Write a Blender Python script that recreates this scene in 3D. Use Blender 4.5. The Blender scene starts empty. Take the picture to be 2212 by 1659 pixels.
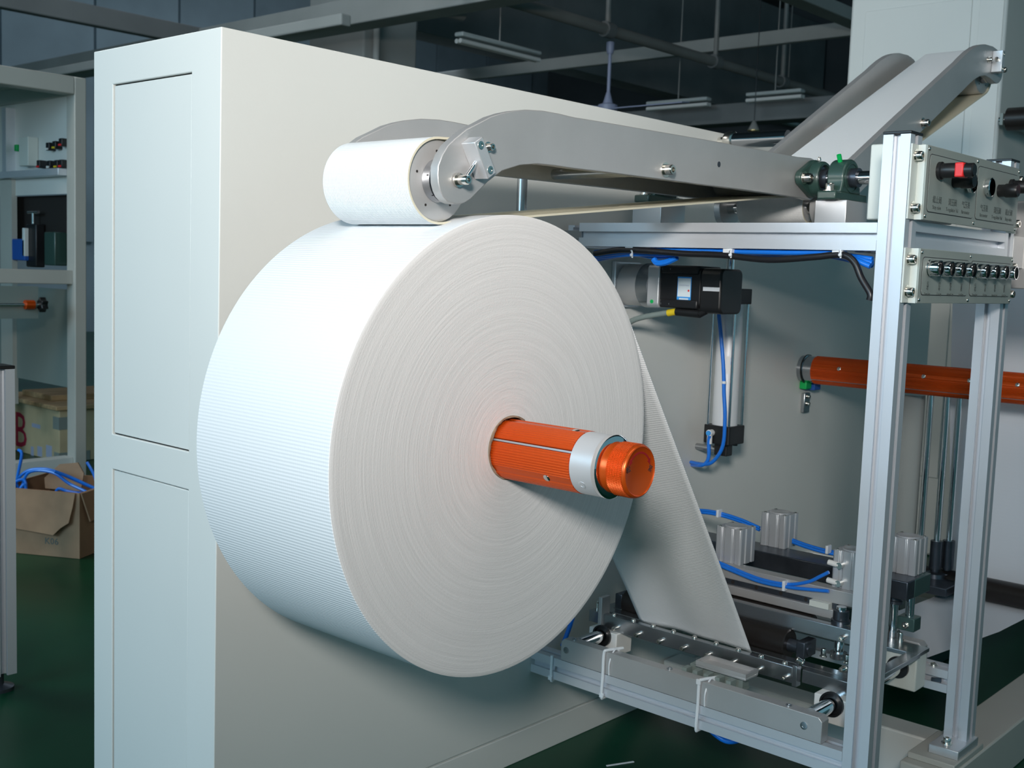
import bpy, bmesh, math, random
from mathutils import Vector, Matrix
random.seed(7)
S = bpy.context.scene
COL = S.collection
PI = math.pi
# ------------------------------------------------------------------ camera
IW, IH, FPX = 2212.0, 1659.0, 2472.68
CAM = Vector((0.0, -1.5, 1.02))
yaw, pitch, roll = math.radians(41.679), math.radians(5.653), math.radians(2.056)
fw = Vector((math.cos(yaw)*math.cos(pitch), math.sin(yaw)*math.cos(pitch), -math.sin(pitch)))
rt = fw.cross(Vector((0, 0, 1))).normalized(); up = rt.cross(fw)
rt, up = (rt*math.cos(roll) + up*math.sin(roll)), (up*math.cos(roll) - rt*math.sin(roll))
cd = bpy.data.cameras.new('camera'); cam = bpy.data.objects.new('camera', cd); COL.objects.link(cam)
m = Matrix((rt, up, -fw)).transposed().to_4x4(); m.translation = CAM
cam.matrix_world = m
cd.sensor_width = 36.0; cd.lens = 36.0*FPX/IW; cd.clip_start = 0.02; cd.clip_end = 200
cd.dof.use_dof = True; cd.dof.focus_distance = 1.75; cd.dof.aperture_fstop = 13.0
S.camera = cam
def pt(x, y, ax, v):
    """photo pixel -> point on the plane axis=v"""
    d = fw + rt*((x-IW/2)/FPX) - up*((y-IH/2)/FPX)
    return CAM + d*((v-CAM[ax])/d[ax])
# ------------------------------------------------------------------ world, lights, exposure
w = bpy.data.worlds.new('hall_air'); S.world = w; w.use_nodes = True
w.node_tree.nodes['Background'].inputs[0].default_value = (0.26, 0.60, 0.74, 1)
w.node_tree.nodes['Background'].inputs[1].default_value = 0.33
def area(name, loc, target, sx, sy, power, col):
    l = bpy.data.lights.new(name, 'AREA'); l.shape = 'RECTANGLE'; l.size = sx; l.size_y = sy; l.energy = power; l.color = col
    o = bpy.data.objects.new(name, l); COL.objects.link(o); o.location = loc
    o.rotation_euler = (Vector(target)-Vector(loc)).to_track_quat('-Z', 'Y').to_euler()
    return o
area('photo_softbox', (-0.85, -1.95, 1.70), (1.30, -0.3, 1.45), 0.34, 0.34, 12.2, (1.0, 0.945, 0.89)).data.spread = math.radians(66)
area('hall_window_light', (-4.2, 0.6, 2.6), (1.5, 0.3, 0.9), 3.2, 2.2, 150, (0.50, 0.79, 1.0))
area('hall_ceiling_light', (1.3, -1.5, 2.9), (1.7, -0.2, 1.0), 1.8, 0.5, 6.5, (1.0, 0.965, 0.92))
area('far_hall_light', (9.0, 9.0, 5.2), (9.0, 10.5, 0.0), 5.0, 3.0, 120, (0.78, 0.90, 1.0))
area('column_fill_light', (3.2, 4.6, 5.2), (6.4, 6.6, 2.4), 2.0, 0.6, 28, (0.90, 0.96, 1.0))  # added fill with no fixture behind it, lifts the dark column and beam
area('aisle_light', (0.2, 3.4, 3.0), (2.2, 3.2, 0.5), 1.6, 1.6, 46, (1.0, 0.97, 0.92))
vs = S.view_settings; S.display_settings.display_device = 'sRGB'
vs.view_transform = 'Standard'; vs.look = 'None'; vs.exposure = 0.13; vs.gamma = 1.0; vs.use_curve_mapping = False
# ------------------------------------------------------------------ materials
def mat(name, col, rough=0.5, metal=0.0, bump=None, var=None, coat=0.0, trans=0.0, spec=None, emit=None, aniso=0.0):
    """bump=(scale,strength,stretch xyz)  var=(scale,amount,stretch)"""
    M = bpy.data.materials.new(name); M.use_nodes = True
    nt = M.node_tree; b = nt.nodes['Principled BSDF']; L = nt.links.new
    b.inputs['Base Color'].default_value = (*col, 1); b.inputs['Roughness'].default_value = rough
    b.inputs['Metallic'].default_value = metal
    if coat: b.inputs['Coat Weight'].default_value = coat; b.inputs['Coat Roughness'].default_value = 0.12
    if trans: b.inputs['Transmission Weight'].default_value = trans
    if spec is not None: b.inputs['Specular IOR Level'].default_value = spec
    if emit: b.inputs['Emission Color'].default_value = (*emit[0], 1); b.inputs['Emission Strength'].default_value = emit[1]
    def noise(scale, st):
        tc = nt.nodes.new('ShaderNodeTexCoord'); mp = nt.nodes.new('ShaderNodeMapping'); mp.inputs['Scale'].default_value = st
        n = nt.nodes.new('ShaderNodeTexNoise'); n.inputs['Scale'].default_value = scale; n.inputs['Detail'].default_value = 5
        L(tc.outputs['Object'], mp.inputs['Vector']); L(mp.outputs[0], n.inputs['Vector']); return n
    if bump:
        n = noise(bump[0], bump[2] if len(bump) > 2 else (1, 1, 1)); bp = nt.nodes.new('ShaderNodeBump')
        bp.inputs['Strength'].default_value = bump[1]; bp.inputs['Distance'].default_value = 0.002
        L(n.outputs['Fac'], bp.inputs['Height']); L(bp.outputs[0], b.inputs['Normal'])
    if var:
        n = noise(var[0], var[2] if len(var) > 2 else (1, 1, 1)); r = nt.nodes.new('ShaderNodeValToRGB')
        a = var[1]; r.color_ramp.elements[0].position = 0.3; r.color_ramp.elements[1].position = 0.7
        r.color_ramp.elements[0].color = (*[max(0, c*(1-a)) for c in col], 1); r.color_ramp.elements[1].color = (*[min(1, c*(1+a)) for c in col], 1)
        L(n.outputs['Fac'], r.inputs['Fac']); L(r.outputs[0], b.inputs['Base Color'])
    return M
M = {}
M['paint'] = mat('machine_paint', (0.70, 0.715, 0.69), 0.42, bump=(220, 0.05), var=(2.0, 0.025), spec=0.4)
M['paint2'] = mat('frame_paint', (0.50, 0.50, 0.46), 0.45, bump=(200, 0.05), var=(3, 0.05))
M['panelgrey'] = mat('box_grey_paint', (0.33, 0.37, 0.345), 0.5, bump=(300, 0.05))
M['boxwhite'] = mat('box_white_paint', (0.66, 0.70, 0.66), 0.45)
M['alu'] = mat('anodised_profile', (0.72, 0.75, 0.80), 0.42, 0.55, bump=(60, 0.04, (1, 1, 0.05)))
M['slot'] = mat('profile_slot', (0.45, 0.47, 0.50), 0.5, 0.6)
M['brush'] = mat('brushed_aluminium', (0.56, 0.555, 0.555), 0.42, 0.55, bump=(70, 0.05, (1, 1, 14)), var=(9, 0.05))
M['milled'] = mat('milled_aluminium', (0.70, 0.71, 0.73), 0.34, 0.6, bump=(120, 0.04))
M['barrel'] = mat('satin_barrel', (0.80, 0.81, 0.83), 0.36, 0.25)
M['compact'] = mat('cylinder_extrusion', (0.56, 0.58, 0.61), 0.35, 0.45)
M['steel'] = mat('machined_steel', (0.46, 0.48, 0.50), 0.25, 0.95, var=(14, 0.12))
M['darksteel'] = mat('blackened_steel', (0.10, 0.115, 0.14), 0.32, 0.8, var=(20, 0.2))
M['chrome'] = mat('chrome', (0.82, 0.83, 0.84), 0.07, 1.0)
M['darkchrome'] = mat('hard_chrome_rod', (0.45, 0.47, 0.50), 0.10, 1.0)
M['zinc'] = mat('zinc_bolt', (0.75, 0.73, 0.68), 0.2, 1.0)
M['orange'] = mat('orange_anodised', (0.72, 0.090, 0.006), 0.27, 0.55, spec=0.6, bump=(40, 0.02))
M['orangek'] = mat('orange_knob', (0.74, 0.10, 0.008), 0.3, 0.5, spec=0.6)
M['black'] = mat('black_plastic', (0.012, 0.012, 0.013), 0.38)
M['blackmet'] = mat('black_anodised', (0.018, 0.018, 0.02), 0.4, 0.3, bump=(150, 0.03))
M['rubber'] = mat('black_rubber_roller', (0.015, 0.012, 0.011), 0.36, bump=(80, 0.03))
M['green'] = mat('green_cast_iron', (0.028, 0.066, 0.055), 0.4, bump=(120, 0.12), coat=0.3)
M['greentip'] = mat('green_plug', (0.0, 0.42, 0.09), 0.4)
M['blue'] = mat('blue_air_hose', (0.010, 0.19, 0.78), 0.3, coat=0.4)
M['cable'] = mat('black_cable', (0.012, 0.012, 0.015), 0.35)
M['tie'] = mat('nylon_tie', (0.78, 0.82, 0.86), 0.4)
M['whitepl'] = mat('white_plastic', (0.82, 0.82, 0.80), 0.4)
M['red'] = mat('red_plastic', (0.80, 0.03, 0.03), 0.4)
M['redletter'] = mat('crimson_print', (0.36, 0.012, 0.045), 0.6)
M['ink'] = mat('black_ink', (0.03, 0.03, 0.035), 0.6)
M['inkgrey'] = mat('grey_ink', (0.10, 0.12, 0.115), 0.6)
M['redink'] = mat('red_ink', (0.32, 0.008, 0.01), 0.6)
M['sheet'] = None
M['card'] = mat('kraft_cardboard', (0.30, 0.19, 0.115), 0.8, var=(9, 0.18), bump=(60, 0.1))
M['core'] = mat('cardboard_core', (0.30, 0.215, 0.15), 0.85, var=(40, 0.3), bump=(200, 0.3))
M['crate'] = mat('pale_carton', (0.50, 0.43, 0.27), 0.75, var=(7, 0.12))
M['wood'] = mat('pale_wood', (0.46, 0.32, 0.17), 0.7, var=(6, 0.25, (1, 6, 6)))
M['stylabel'] = mat('motor_sticker_white', (0.75, 0.85, 0.9), 0.4)
M['styblue'] = mat('motor_sticker_blue', (0.05, 0.35, 0.85), 0.4)
M['stygrey'] = mat('motor_sticker_grey', (0.36, 0.42, 0.58), 0.5)
M['yellow'] = mat('yellow_tag', (0.75, 0.55, 0.02), 0.5)
M['teal'] = mat('teal_painted_bar', (0.06, 0.12, 0.115), 0.35, 0.3)
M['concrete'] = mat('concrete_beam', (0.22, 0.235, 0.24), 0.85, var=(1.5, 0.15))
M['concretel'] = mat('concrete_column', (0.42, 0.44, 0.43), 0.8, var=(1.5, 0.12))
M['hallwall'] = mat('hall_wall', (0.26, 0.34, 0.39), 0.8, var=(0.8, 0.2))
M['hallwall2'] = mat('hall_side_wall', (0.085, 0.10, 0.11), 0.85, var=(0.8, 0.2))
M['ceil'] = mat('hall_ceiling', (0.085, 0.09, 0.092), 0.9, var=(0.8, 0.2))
M['pipe'] = mat('grey_pipe', (0.30, 0.30, 0.29), 0.5, var=(3, 0.1))
M['lamp'] = mat('lamp_housing', (0.55, 0.60, 0.60), 0.5)
M['fan'] = mat('fan_enamel', (0.36, 0.39, 0.55), 0.35)
M['brass'] = mat('brass_trim', (0.65, 0.5, 0.25), 0.3, 0.9)
M['acrylic'] = mat('grey_acrylic', (0.35, 0.37, 0.36), 0.15, 0.0, coat=0.3)
M['dark'] = mat('shade_and_dark_parts', (0.018, 0.014, 0.013), 0.7)  # near-black put in for the shade inside openings and holes; also dark small parts
M['maskgrey'] = mat('grey_sheet_metal', (0.22, 0.27, 0.255), 0.45)
M['bluepart'] = mat('blue_machine_part', (0.02, 0.10, 0.42), 0.4)
# floor
def floor_mat():
    X = mat('green_epoxy_floor', (0.0015, 0.050, 0.022), 0.30, coat=0.0, spec=0.22, bump=(6, 0.02), var=(1.7, 0.35)); return X
M['floor'] = floor_mat()
def paper_mat(name, col, kind):
    X = bpy.data.materials.new(name); X.use_nodes = True; nt = X.node_tree; L = nt.links.new
    b = nt.nodes['Principled BSDF']; b.inputs['Roughness'].default_value = 0.85; b.inputs['Specular IOR Level'].default_value = 0.15
    def N(t, **k):
        n = nt.nodes.new(t)
        for a, v in k.items(): setattr(n, a, v)
        return n
    def math_(op, a, c):
        n = N('ShaderNodeMath', operation=op)
        for i, q in enumerate((a, c)):
            if q is None: continue
            if isinstance(q, (int, float)): n.inputs[i].default_value = q
            else: L(q, n.inputs[i])
        return n.outputs[0]
    bp = N('ShaderNodeBump'); ramp = N('ShaderNodeValToRGB')
    if kind == 'rings':
        tc = N('ShaderNodeTexCoord'); sp = N('ShaderNodeSeparateXYZ'); L(tc.outputs['Object'], sp.inputs[0])
        rr = math_('SQRT', math_('ADD', math_('MULTIPLY', sp.outputs[0], sp.outputs[0]), math_('MULTIPLY', sp.outputs[2], sp.outputs[2])), None)
        ang = math_('ARCTAN2', sp.outputs[2], sp.outputs[0])
        cv = N('ShaderNodeCombineXYZ'); L(math_('MULTIPLY', rr, 330.0), cv.inputs[0]); L(math_('MULTIPLY', math_('SINE', ang, None), 1.1), cv.inputs[1]); L(math_('MULTIPLY', math_('COSINE', ang, None), 1.1), cv.inputs[2])
        n1 = N('ShaderNodeTexNoise'); n1.inputs['Scale'].default_value = 1.0; n1.inputs['Detail'].default_value = 4; n1.inputs['Roughness'].default_value = 0.65; L(cv.outputs[0], n1.inputs['Vector'])
        n2 = N('ShaderNodeTexNoise'); n2.inputs['Scale'].default_value = 420; n2.inputs['Detail'].default_value = 3; L(tc.outputs['Object'], n2.inputs['Vector'])
        h = math_('ADD', math_('MULTIPLY', n1.outputs['Fac'], 1.0), math_('MULTIPLY', n2.outputs['Fac'], 0.55))
        L(h, bp.inputs['Height']); bp.inputs['Strength'].default_value = 0.42; bp.inputs['Distance'].default_value = 0.0012
        L(n1.outputs['Fac'], ramp.inputs['Fac'])
        ramp.color_ramp.elements[0].position = 0.25; ramp.color_ramp.elements[1].position = 0.72
        ramp.color_ramp.elements[0].color = (*[c*0.86 for c in col], 1); ramp.color_ramp.elements[1].color = (*col, 1)
        L(ramp.outputs[0], b.inputs['Base Color'])
    else:
        uv = N('ShaderNodeUVMap'); sp = N('ShaderNodeSeparateXYZ'); L(uv.outputs[0], sp.inputs[0])
        fu, fv, su, sv = {'web': (1340.0, 1500.0, 1.0, 0.25), 'belt': (1400.0, 2100.0, 0.8, 2.2), 'plain': (1400, 1400, 0.1, 0.1)}[kind]
        a = math_('SINE', math_('MULTIPLY', sp.outputs[0], fu), None); c = math_('SINE', math_('MULTIPLY', sp.outputs[1], fv), None)
        n2 = N('ShaderNodeTexNoise'); n2.inputs['Scale'].default_value = 130; L(uv.outputs[0], n2.inputs['Vector'])
        h = math_('ADD', math_('ADD', math_('MULTIPLY', a, su), math_('MULTIPLY', c, sv)), math_('MULTIPLY', n2.outputs['Fac'], 1.2))
        L(h, bp.inputs['Height']); bp.inputs['Strength'].default_value = 0.30; bp.inputs['Distance'].default_value = 0.0006
        b.inputs['Base Color'].default_value = (*col, 1)
    L(bp.outputs[0], b.inputs['Normal'])
    return X
M['rollface'] = paper_mat('roll_side_rings', (0.80, 0.79, 0.79), 'rings')
M['rollskin'] = paper_mat('embossed_nonwoven', (0.79, 0.81, 0.83), 'web')
M['belt'] = paper_mat('ribbed_white_belt', (0.80, 0.81, 0.815), 'belt')
M['beltin'] = mat('cream_belt_back', (0.70, 0.66, 0.52), 0.6)
M['websheet'] = paper_mat('plain_nonwoven', (0.72, 0.76, 0.82), 'plain')
# ------------------------------------------------------------------ geometry helpers
class MB:
    def __init__(self): self.v = []; self.f = []; self.uv = None; self.mi = []
    def _add(self, vs, fs):
        o = len(self.v); self.v += [tuple(p) for p in vs]; self.f += [tuple(i+o for i in f) for f in fs]; return self
    def box(self, x0, x1, y0, y1, z0, z1):
        x0, x1 = sorted((x0, x1)); y0, y1 = sorted((y0, y1)); z0, z1 = sorted((z0, z1))
        return self._add([(x, y, z) for x in (x0, x1) for y in (y0, y1) for z in (z0, z1)],
                         [(0, 1, 3, 2), (4, 6, 7, 5), (0, 4, 5, 1), (2, 3, 7, 6), (0, 2, 6, 4), (1, 5, 7, 3)])
    def obox(self, c, u, v, w):
        """oriented box, half-extent vectors u v w"""
        c, u, v, w = map(Vector, (c, u, v, w))
        return self._add([c+u*a+v*b+w*d for a in (-1, 1) for b in (-1, 1) for d in (-1, 1)],
                         [(0, 1, 3, 2), (4, 6, 7, 5), (0, 4, 5, 1), (2, 3, 7, 6), (0, 2, 6, 4), (1, 5, 7, 3)])
    def cyl(self, p0, p1, r, n=20, r2=None, caps=True):
        p0, p1 = Vector(p0), Vector(p1); a = (p1-p0).normalized(); t = a.orthogonal().normalized(); s = a.cross(t); r2 = r if r2 is None else r2
        vs = []
        for p, q in ((p0, r), (p1, r2)):
            vs += [p+(t*math.cos(2*PI*i/n)+s*math.sin(2*PI*i/n))*q for i in range(n)]
        fs = [(i, (i+1) % n, n+(i+1) % n, n+i) for i in range(n)]
        if caps: fs += [tuple(range(n-1, -1, -1)), tuple(range(n, 2*n))]
        return self._add(vs, fs)
    def lathe(self, prof, org, axis, n=48, t=None, closed=False):
        """prof = [(radius, height along axis)]"""
        org, a = Vector(org), Vector(axis).normalized(); t = (Vector(t) if t else a.orthogonal()).normalized(); s = a.cross(t)
        vs = [org+a*h+(t*math.cos(2*PI*i/n)+s*math.sin(2*PI*i/n))*r for r, h in prof for i in range(n)]
        k = len(prof); fs = []
        for j in range(k if closed else k-1):
            j2 = (j+1) % k
            fs += [(j*n+i, j*n+(i+1) % n, j2*n+(i+1) % n, j2*n+i) for i in range(n)]
        if not closed:
            if prof[0][0] > 1e-6: fs.append(tuple(range(n-1, -1, -1)))
            if prof[-1][0] > 1e-6: fs.append(tuple((k-1)*n+i for i in range(n)))
        return self._add(vs, fs)
    def prism(self, poly, fn0, fn1):
        n = len(poly); vs = [fn0(*p) for p in poly]+[fn1(*p) for p in poly]
        fs = [(i, (i+1) % n, n+(i+1) % n, n+i) for i in range(n)]+[tuple(range(n-1, -1, -1)), tuple(range(n, 2*n))]
        return self._add(vs, fs)
    def xz(self, poly, y0, y1): return self.prism(poly, lambda x, z: (x, y0, z), lambda x, z: (x, y1, z))
    def xy(self, poly, z0, z1): return self.prism(poly, lambda x, y: (x, y, z0), lambda x, y: (x, y, z1))
    def yz(self, poly, x0, x1): return self.prism(poly, lambda y, z: (x0, y, z), lambda y, z: (x1, y, z))
    def tube(self, pts, r, n=8, smooth=6):
        P = [Vector(p) for p in pts]
        if smooth and len(P) > 2:
            Q = []
            for i in range(len(P)-1):
                a, b, c, d = P[max(i-1, 0)], P[i], P[i+1], P[min(i+2, len(P)-1)]
                for k in range(smooth):
                    t = k/smooth
                    Q.append(0.5*((2*b)+(c-a)*t+(2*a-5*b+4*c-d)*t*t+(3*b-a-3*c+d)*t**3))
            P = Q+[P[-1]]
        nrm = None; vs = []
        for i, p in enumerate(P):
            tg = (P[min(i+1, len(P)-1)]-P[max(i-1, 0)]).normalized()
            nrm = tg.orthogonal().normalized() if nrm is None else (nrm-tg*nrm.dot(tg)).normalized()
            s = tg.cross(nrm)
            vs += [p+(nrm*math.cos(2*PI*j/n)+s*math.sin(2*PI*j/n))*r for j in range(n)]
        k = len(P); fs = [(i*n+j, i*n+(j+1) % n, (i+1)*n+(j+1) % n, (i+1)*n+j) for i in range(k-1) for j in range(n)]
        fs += [tuple(range(n-1, -1, -1)), tuple((k-1)*n+j for j in range(n))]
        return self._add(vs, fs)
    def build(self, name, m, parent=None, bev=0, seg=2, smooth=True, angle=38, label=None, org=None, fix=True):
        xs = list(zip(*self.v))
        o3 = Vector(org) if org is not None else Vector(((min(xs[0])+max(xs[0]))/2, (min(xs[1])+max(xs[1]))/2, min(xs[2])))
        me = bpy.data.meshes.new(name); me.from_pydata([tuple(Vector(p)-o3) for p in self.v], [], self.f); me.update()
        if fix:
            bm = bmesh.new(); bm.from_mesh(me); bmesh.ops.recalc_face_normals(bm, faces=bm.faces); bm.to_mesh(me); bm.free()
        me.materials.append(M[m] if isinstance(m, str) else m)
        if smooth:
            me.polygons.foreach_set('use_smooth', [True]*len(me.polygons)); me.set_sharp_from_angle(angle=math.radians(angle))
        if self.uv:
            ul = me.uv_layers.new(name='UVMap')
            for l in me.loops: ul.data[l.index].uv = self.uv[l.vertex_index]
        ob = bpy.data.objects.new(name, me); COL.objects.link(ob); WL[ob.name] = o3
        if parent is not None:
            ob.parent = parent; ob.location = o3-WL[parent.name]
        else: ob.location = o3
        if bev:
            b = ob.modifiers.new('bevel', 'BEVEL'); b.width = bev; b.segments = seg; b.limit_method = 'ANGLE'; b.angle_limit = math.radians(40)
        if label: ob['label'] = label
        return ob
WL = {}
THINGS = []
def tag(o, label, cat, group=None):
    o['label'] = label; o['category'] = cat
    if group: o['group'] = group
    return o
def thing(name, label, cat, loc=None, group=None):
    o = bpy.data.objects.new(name, None); COL.objects.link(o); o.empty_display_size = 0.05
    WL[o.name] = Vector(loc or (0, 0, 0)); o.location = WL[o.name]
    if loc is None: THINGS.append(o)
    return tag(o, label, cat, group)
def struct(o): o['kind'] = 'structure'; return o
def settle():
    """put each Empty at the base of its parts"""
    bpy.context.view_layer.update()
    for e in THINGS:
        lo = [1e9]*3; hi = [-1e9]*3
        for c in e.children_recursive:
            if c.type == 'MESH':
                for q in c.bound_box:
                    p = c.matrix_world @ Vector(q)
                    for i in range(3): lo[i] = min(lo[i], p[i]); hi[i] = max(hi[i], p[i])
        if lo[0] > 1e8: continue
        n = Vector(((lo[0]+hi[0])/2, (lo[1]+hi[1])/2, lo[2])); d = n-e.location
        e.location = n
        for c in e.children: c.location = c.location-d
def text(s, name, m, parent, org, u, v, size, thick=0.0002, align='CENTER', space=1.0):
    """flat lettering: u = reading direction, v = up direction"""
    c = bpy.data.curves.new(name, 'FONT'); c.body = s; c.size = size; c.align_x = align; c.align_y = 'CENTER'; c.extrude = thick; c.space_line = space; c.resolution_u = 2
    t = bpy.data.objects.new('tmp_text', c); COL.objects.link(t); bpy.context.view_layer.update()
    me = bpy.data.meshes.new_from_object(t.evaluated_get(bpy.context.evaluated_depsgraph_get())); bpy.data.objects.remove(t); bpy.data.curves.remove(c)
    u, v = Vector(u).normalized(), Vector(v).normalized(); ww = u.cross(v)
    R = Matrix((u, v, ww)).transposed()
    me.transform(R.to_4x4()); me.materials.clear(); me.materials.append(M[m])
    ob = bpy.data.objects.new(name, me); COL.objects.link(ob); WL[ob.name] = Vector(org); ob.parent = parent; ob.location = Vector(org)-WL[parent.name]
    return ob
def bolt(parent, p, d, r=0.006, h=0.006, m='zinc', name='screw', washer=True, n=16):
    """socket cap screw at p pointing along d"""
    p, d = Vector(p), Vector(d).normalized(); b = MB()
    prof = []
    if washer: prof += [(r*1.45, 0), (r*1.45, 0.0015), (r, 0.0015)]
    else: prof += [(r, 0)]
    z = 0.0015 if washer else 0
    prof += [(r, z+h*0.85), (r*0.86, z+h), (r*0.5, z+h), (r*0.5, z+h*0.45), (0.0001, z+h*0.45)]
    b.lathe(prof, p, d, n); return b.build(name, m, parent)
def dome(parent, p, d, r=0.006, h=0.006, m='zinc', name='screw', n=14):
    b = MB(); b.lathe([(r, 0), (r, h*0.35), (r*0.8, h*0.75), (r*0.45, h*0.97), (0.0001, h)], p, d, n); return b.build(name, m, parent)
def arc(cx, cz, r, a0, a1, n): return [(cx+r*math.cos(a0+(a1-a0)*i/n), cz+r*math.sin(a0+(a1-a0)*i/n)) for i in range(n+1)]
def rrect(x0, x1, z0, z1, r, n=5):
    return (arc(x1-r, z1-r, r, 0, PI/2, n)+arc(x0+r, z1-r, r, PI/2, PI, n)+arc(x0+r, z0+r, r, PI, 1.5*PI, n)+arc(x1-r, z0+r, r, 1.5*PI, 2*PI, n))
def profile_poly(s, g=0.012, lip=0.0045, inner=0.020, deep=0.013, sides='NESW'):
    """outline of a square T-slot aluminium extrusion centred on 0"""
    h = s/2; out = []
    for k in range(4):
        c, sn = math.cos(k*PI/2), math.sin(k*PI/2)
        q = [(h, -h), (h, -g/2), (h-lip, -g/2), (h-lip, -inner/2), (h-deep+0.003, -inner/2), (h-deep, -inner/2+0.004),
             (h-deep, inner/2-0.004), (h-deep+0.003, inner/2), (h-lip, inner/2), (h-lip, g/2), (h, g/2)]
        out += [(x*c-z*sn, x*sn+z*c) for x, z in q]
    return out
PP = profile_poly(0.045)
def prof_z(name, x0, y0, z0, z1, parent, s=0.045):
    p = [(x*s/0.045+x0, y*s/0.045+y0) for x, y in PP]; b = MB(); b.xy(p, z0, z1); return b.build(name, 'alu', parent, smooth=False)
def prof_y(name, x0, z0, y0, y1, parent, s=0.045):
    p = [(x*s/0.045+x0, y*s/0.045+z0) for x, y in PP]; b = MB(); b.xz(p, y0, y1); return b.build(name, 'alu', parent, smooth=False)
def prof_x(name, y0, z0, x0, x1, parent, s=0.045):
    p = [(x*s/0.045+y0, y*s/0.045+z0) for x, y in PP]; b = MB(); b.yz(p, x0, x1); return b.build(name, 'alu', parent, smooth=False)
# ------------------------------------------------------------------ the hall (setting)
b = MB(); b.box(-7, 17, -7, 13, -0.05, 0); struct(b.build('floor', 'floor', smooth=False))
CZ = 5.4
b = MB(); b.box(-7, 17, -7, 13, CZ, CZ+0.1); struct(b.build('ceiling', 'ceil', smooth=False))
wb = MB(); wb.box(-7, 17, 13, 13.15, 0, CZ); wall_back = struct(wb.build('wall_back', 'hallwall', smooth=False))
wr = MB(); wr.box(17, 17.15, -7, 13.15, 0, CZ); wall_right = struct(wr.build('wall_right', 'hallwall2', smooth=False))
for i in range(14):                                    # wall panels of the far wall, seams between them
    x0 = -1.0+i*1.25
    q = MB(); q.box(x0+0.02, x0+1.23, 12.95, 13.0, 1.2, CZ-0.02); q.build('wall_panel', 'hallwall', wall_back, smooth=False)
def beam(name, p0, p1, w, h, m, trim=None):
    """beam from p0 to p1 (centre of underside), width w, height h upwards"""
    p0, p1 = Vector(p0), Vector(p1); a = (p1-p0).normalized(); s = a.cross(Vector((0, 0, 1))).normalized(); q = MB()
    q.obox((p0+p1)/2+Vector((0, 0, h/2)), (p1-p0)/2, s*w/2, Vector((0, 0, h/2)))
    return struct(q.build(name, m, smooth=False, bev=0.01))
def ext(p, q, a, c):  # extend a segment both ways
    d = (q-p).normalized(); return p-d*a, q+d*c
tn = [0]
def trim(p0, p1, w, h, m='concrete'):
    tn[0] += 1; return beam('trim_%d' % tn[0], p0, p1, w, h, m)
# ceiling beams: those along Y and along X as the photo shows them
def ybeam(px, py, z, w, h, y0=-2, y1=13, m='concrete'):
    p = pt(px, py, 2, z); trim((p.x, y0, z), (p.x, y1, z), w, h, m)
def xbeam(px, py, z, w, h, x0=0, x1=17, m='concrete'):
    p = pt(px, py, 2, z); trim((x0, p.y, z), (x1, p.y, z), w, h, m)
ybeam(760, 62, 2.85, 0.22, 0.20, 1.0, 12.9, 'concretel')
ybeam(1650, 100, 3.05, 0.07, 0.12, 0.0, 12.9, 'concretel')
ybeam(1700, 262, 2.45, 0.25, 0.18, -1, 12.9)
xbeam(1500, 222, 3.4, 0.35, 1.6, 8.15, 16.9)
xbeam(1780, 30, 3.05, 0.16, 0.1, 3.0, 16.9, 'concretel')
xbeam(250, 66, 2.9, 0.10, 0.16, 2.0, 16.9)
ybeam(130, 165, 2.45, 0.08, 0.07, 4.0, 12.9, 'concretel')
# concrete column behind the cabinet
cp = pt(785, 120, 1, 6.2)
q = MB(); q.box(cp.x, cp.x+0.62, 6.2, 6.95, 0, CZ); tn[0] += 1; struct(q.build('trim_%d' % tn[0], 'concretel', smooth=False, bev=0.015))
q = MB(); pc = pt(810, 100, 1, 6.17); q.cyl((pc.x, 6.15, 0.0), (pc.x, 6.15, CZ-0.4), 0.03, 12)
tag(q.build('downpipe', 'concretel'), 'slim grey pipe running up the concrete column', 'pipe')
# long sprinkler pipe with hangers, tubes, fan
p0, p1 = pt(1100, 8, 2, 2.95), pt(1800, 205, 2, 2.95); yy = (p0.y+p1.y)/2
e = thing('sprinkler_pipe', 'long grey pipe hung under the hall ceiling on thin rods', 'pipe')
q = MB(); q.cyl((3.2, yy, 2.95), (16.9, yy, 2.95), 0.045, 16); q.build('pipe', 'pipe', e)
for px in (1313, 1545, 1690, 1000):
    h = pt(px, {1313: 62, 1545: 135, 1690: 180, 1000: -20}[px], 1, yy)
    q = MB(); q.cyl((h.x, yy, 2.96), (h.x, yy, CZ), 0.022, 8); q.build('hanger_rod', 'pipe', e)
    q = MB(); q.cyl((h.x-0.05, yy, 2.95), (h.x+0.05, yy, 2.95), 0.062, 12); q.build('hanger_clamp', 'concrete', e)
q = MB(); a_, c_ = pt(930, 12, 2, 2.9), pt(1015, 28, 2, 2.9); q.cyl((a_.x, a_.y, 2.9), (c_.x, a_.y, 2.9), 0.05, 12)
tag(q.build('short_conduit', 'pipe'), 'short grey conduit stub under the ceiling beam above the column', 'pipe')
def tube_lamp(a, c, z, axis, label, w=0.09):
    A, B = pt(*a, 2, z), pt(*c, 2, z)
    if axis == 'x': B = Vector((B.x, A.y, z))
    else: B = Vector((A.x, B.y, z))
    e = thing('tube_lamp', label, 'lamp', group='unlit tube lamps of the hall')
    q = MB(); d = (B-A)/2; s = Vector((0, 0, 1)).cross(d).normalized(); q.obox((A+B)/2+Vector((0, 0, 0.05)), d, s*w/2, Vector((0, 0, 0.016))); q.build('housing', 'lamp', e, bev=0.01)
    for k in (-1, 1):
        q = MB(); q.cyl(A+s*w*0.22*k, B+s*w*0.22*k, 0.018, 10); q.build('tube', 'whitepl', e)
    q = MB(); q.cyl((A+B)/2+Vector((0, 0, 0.05)), (A.x/2+B.x/2, A.y/2+B.y/2, CZ), 0.006, 8); q.build('hanger_rod', 'pipe', e)
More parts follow.
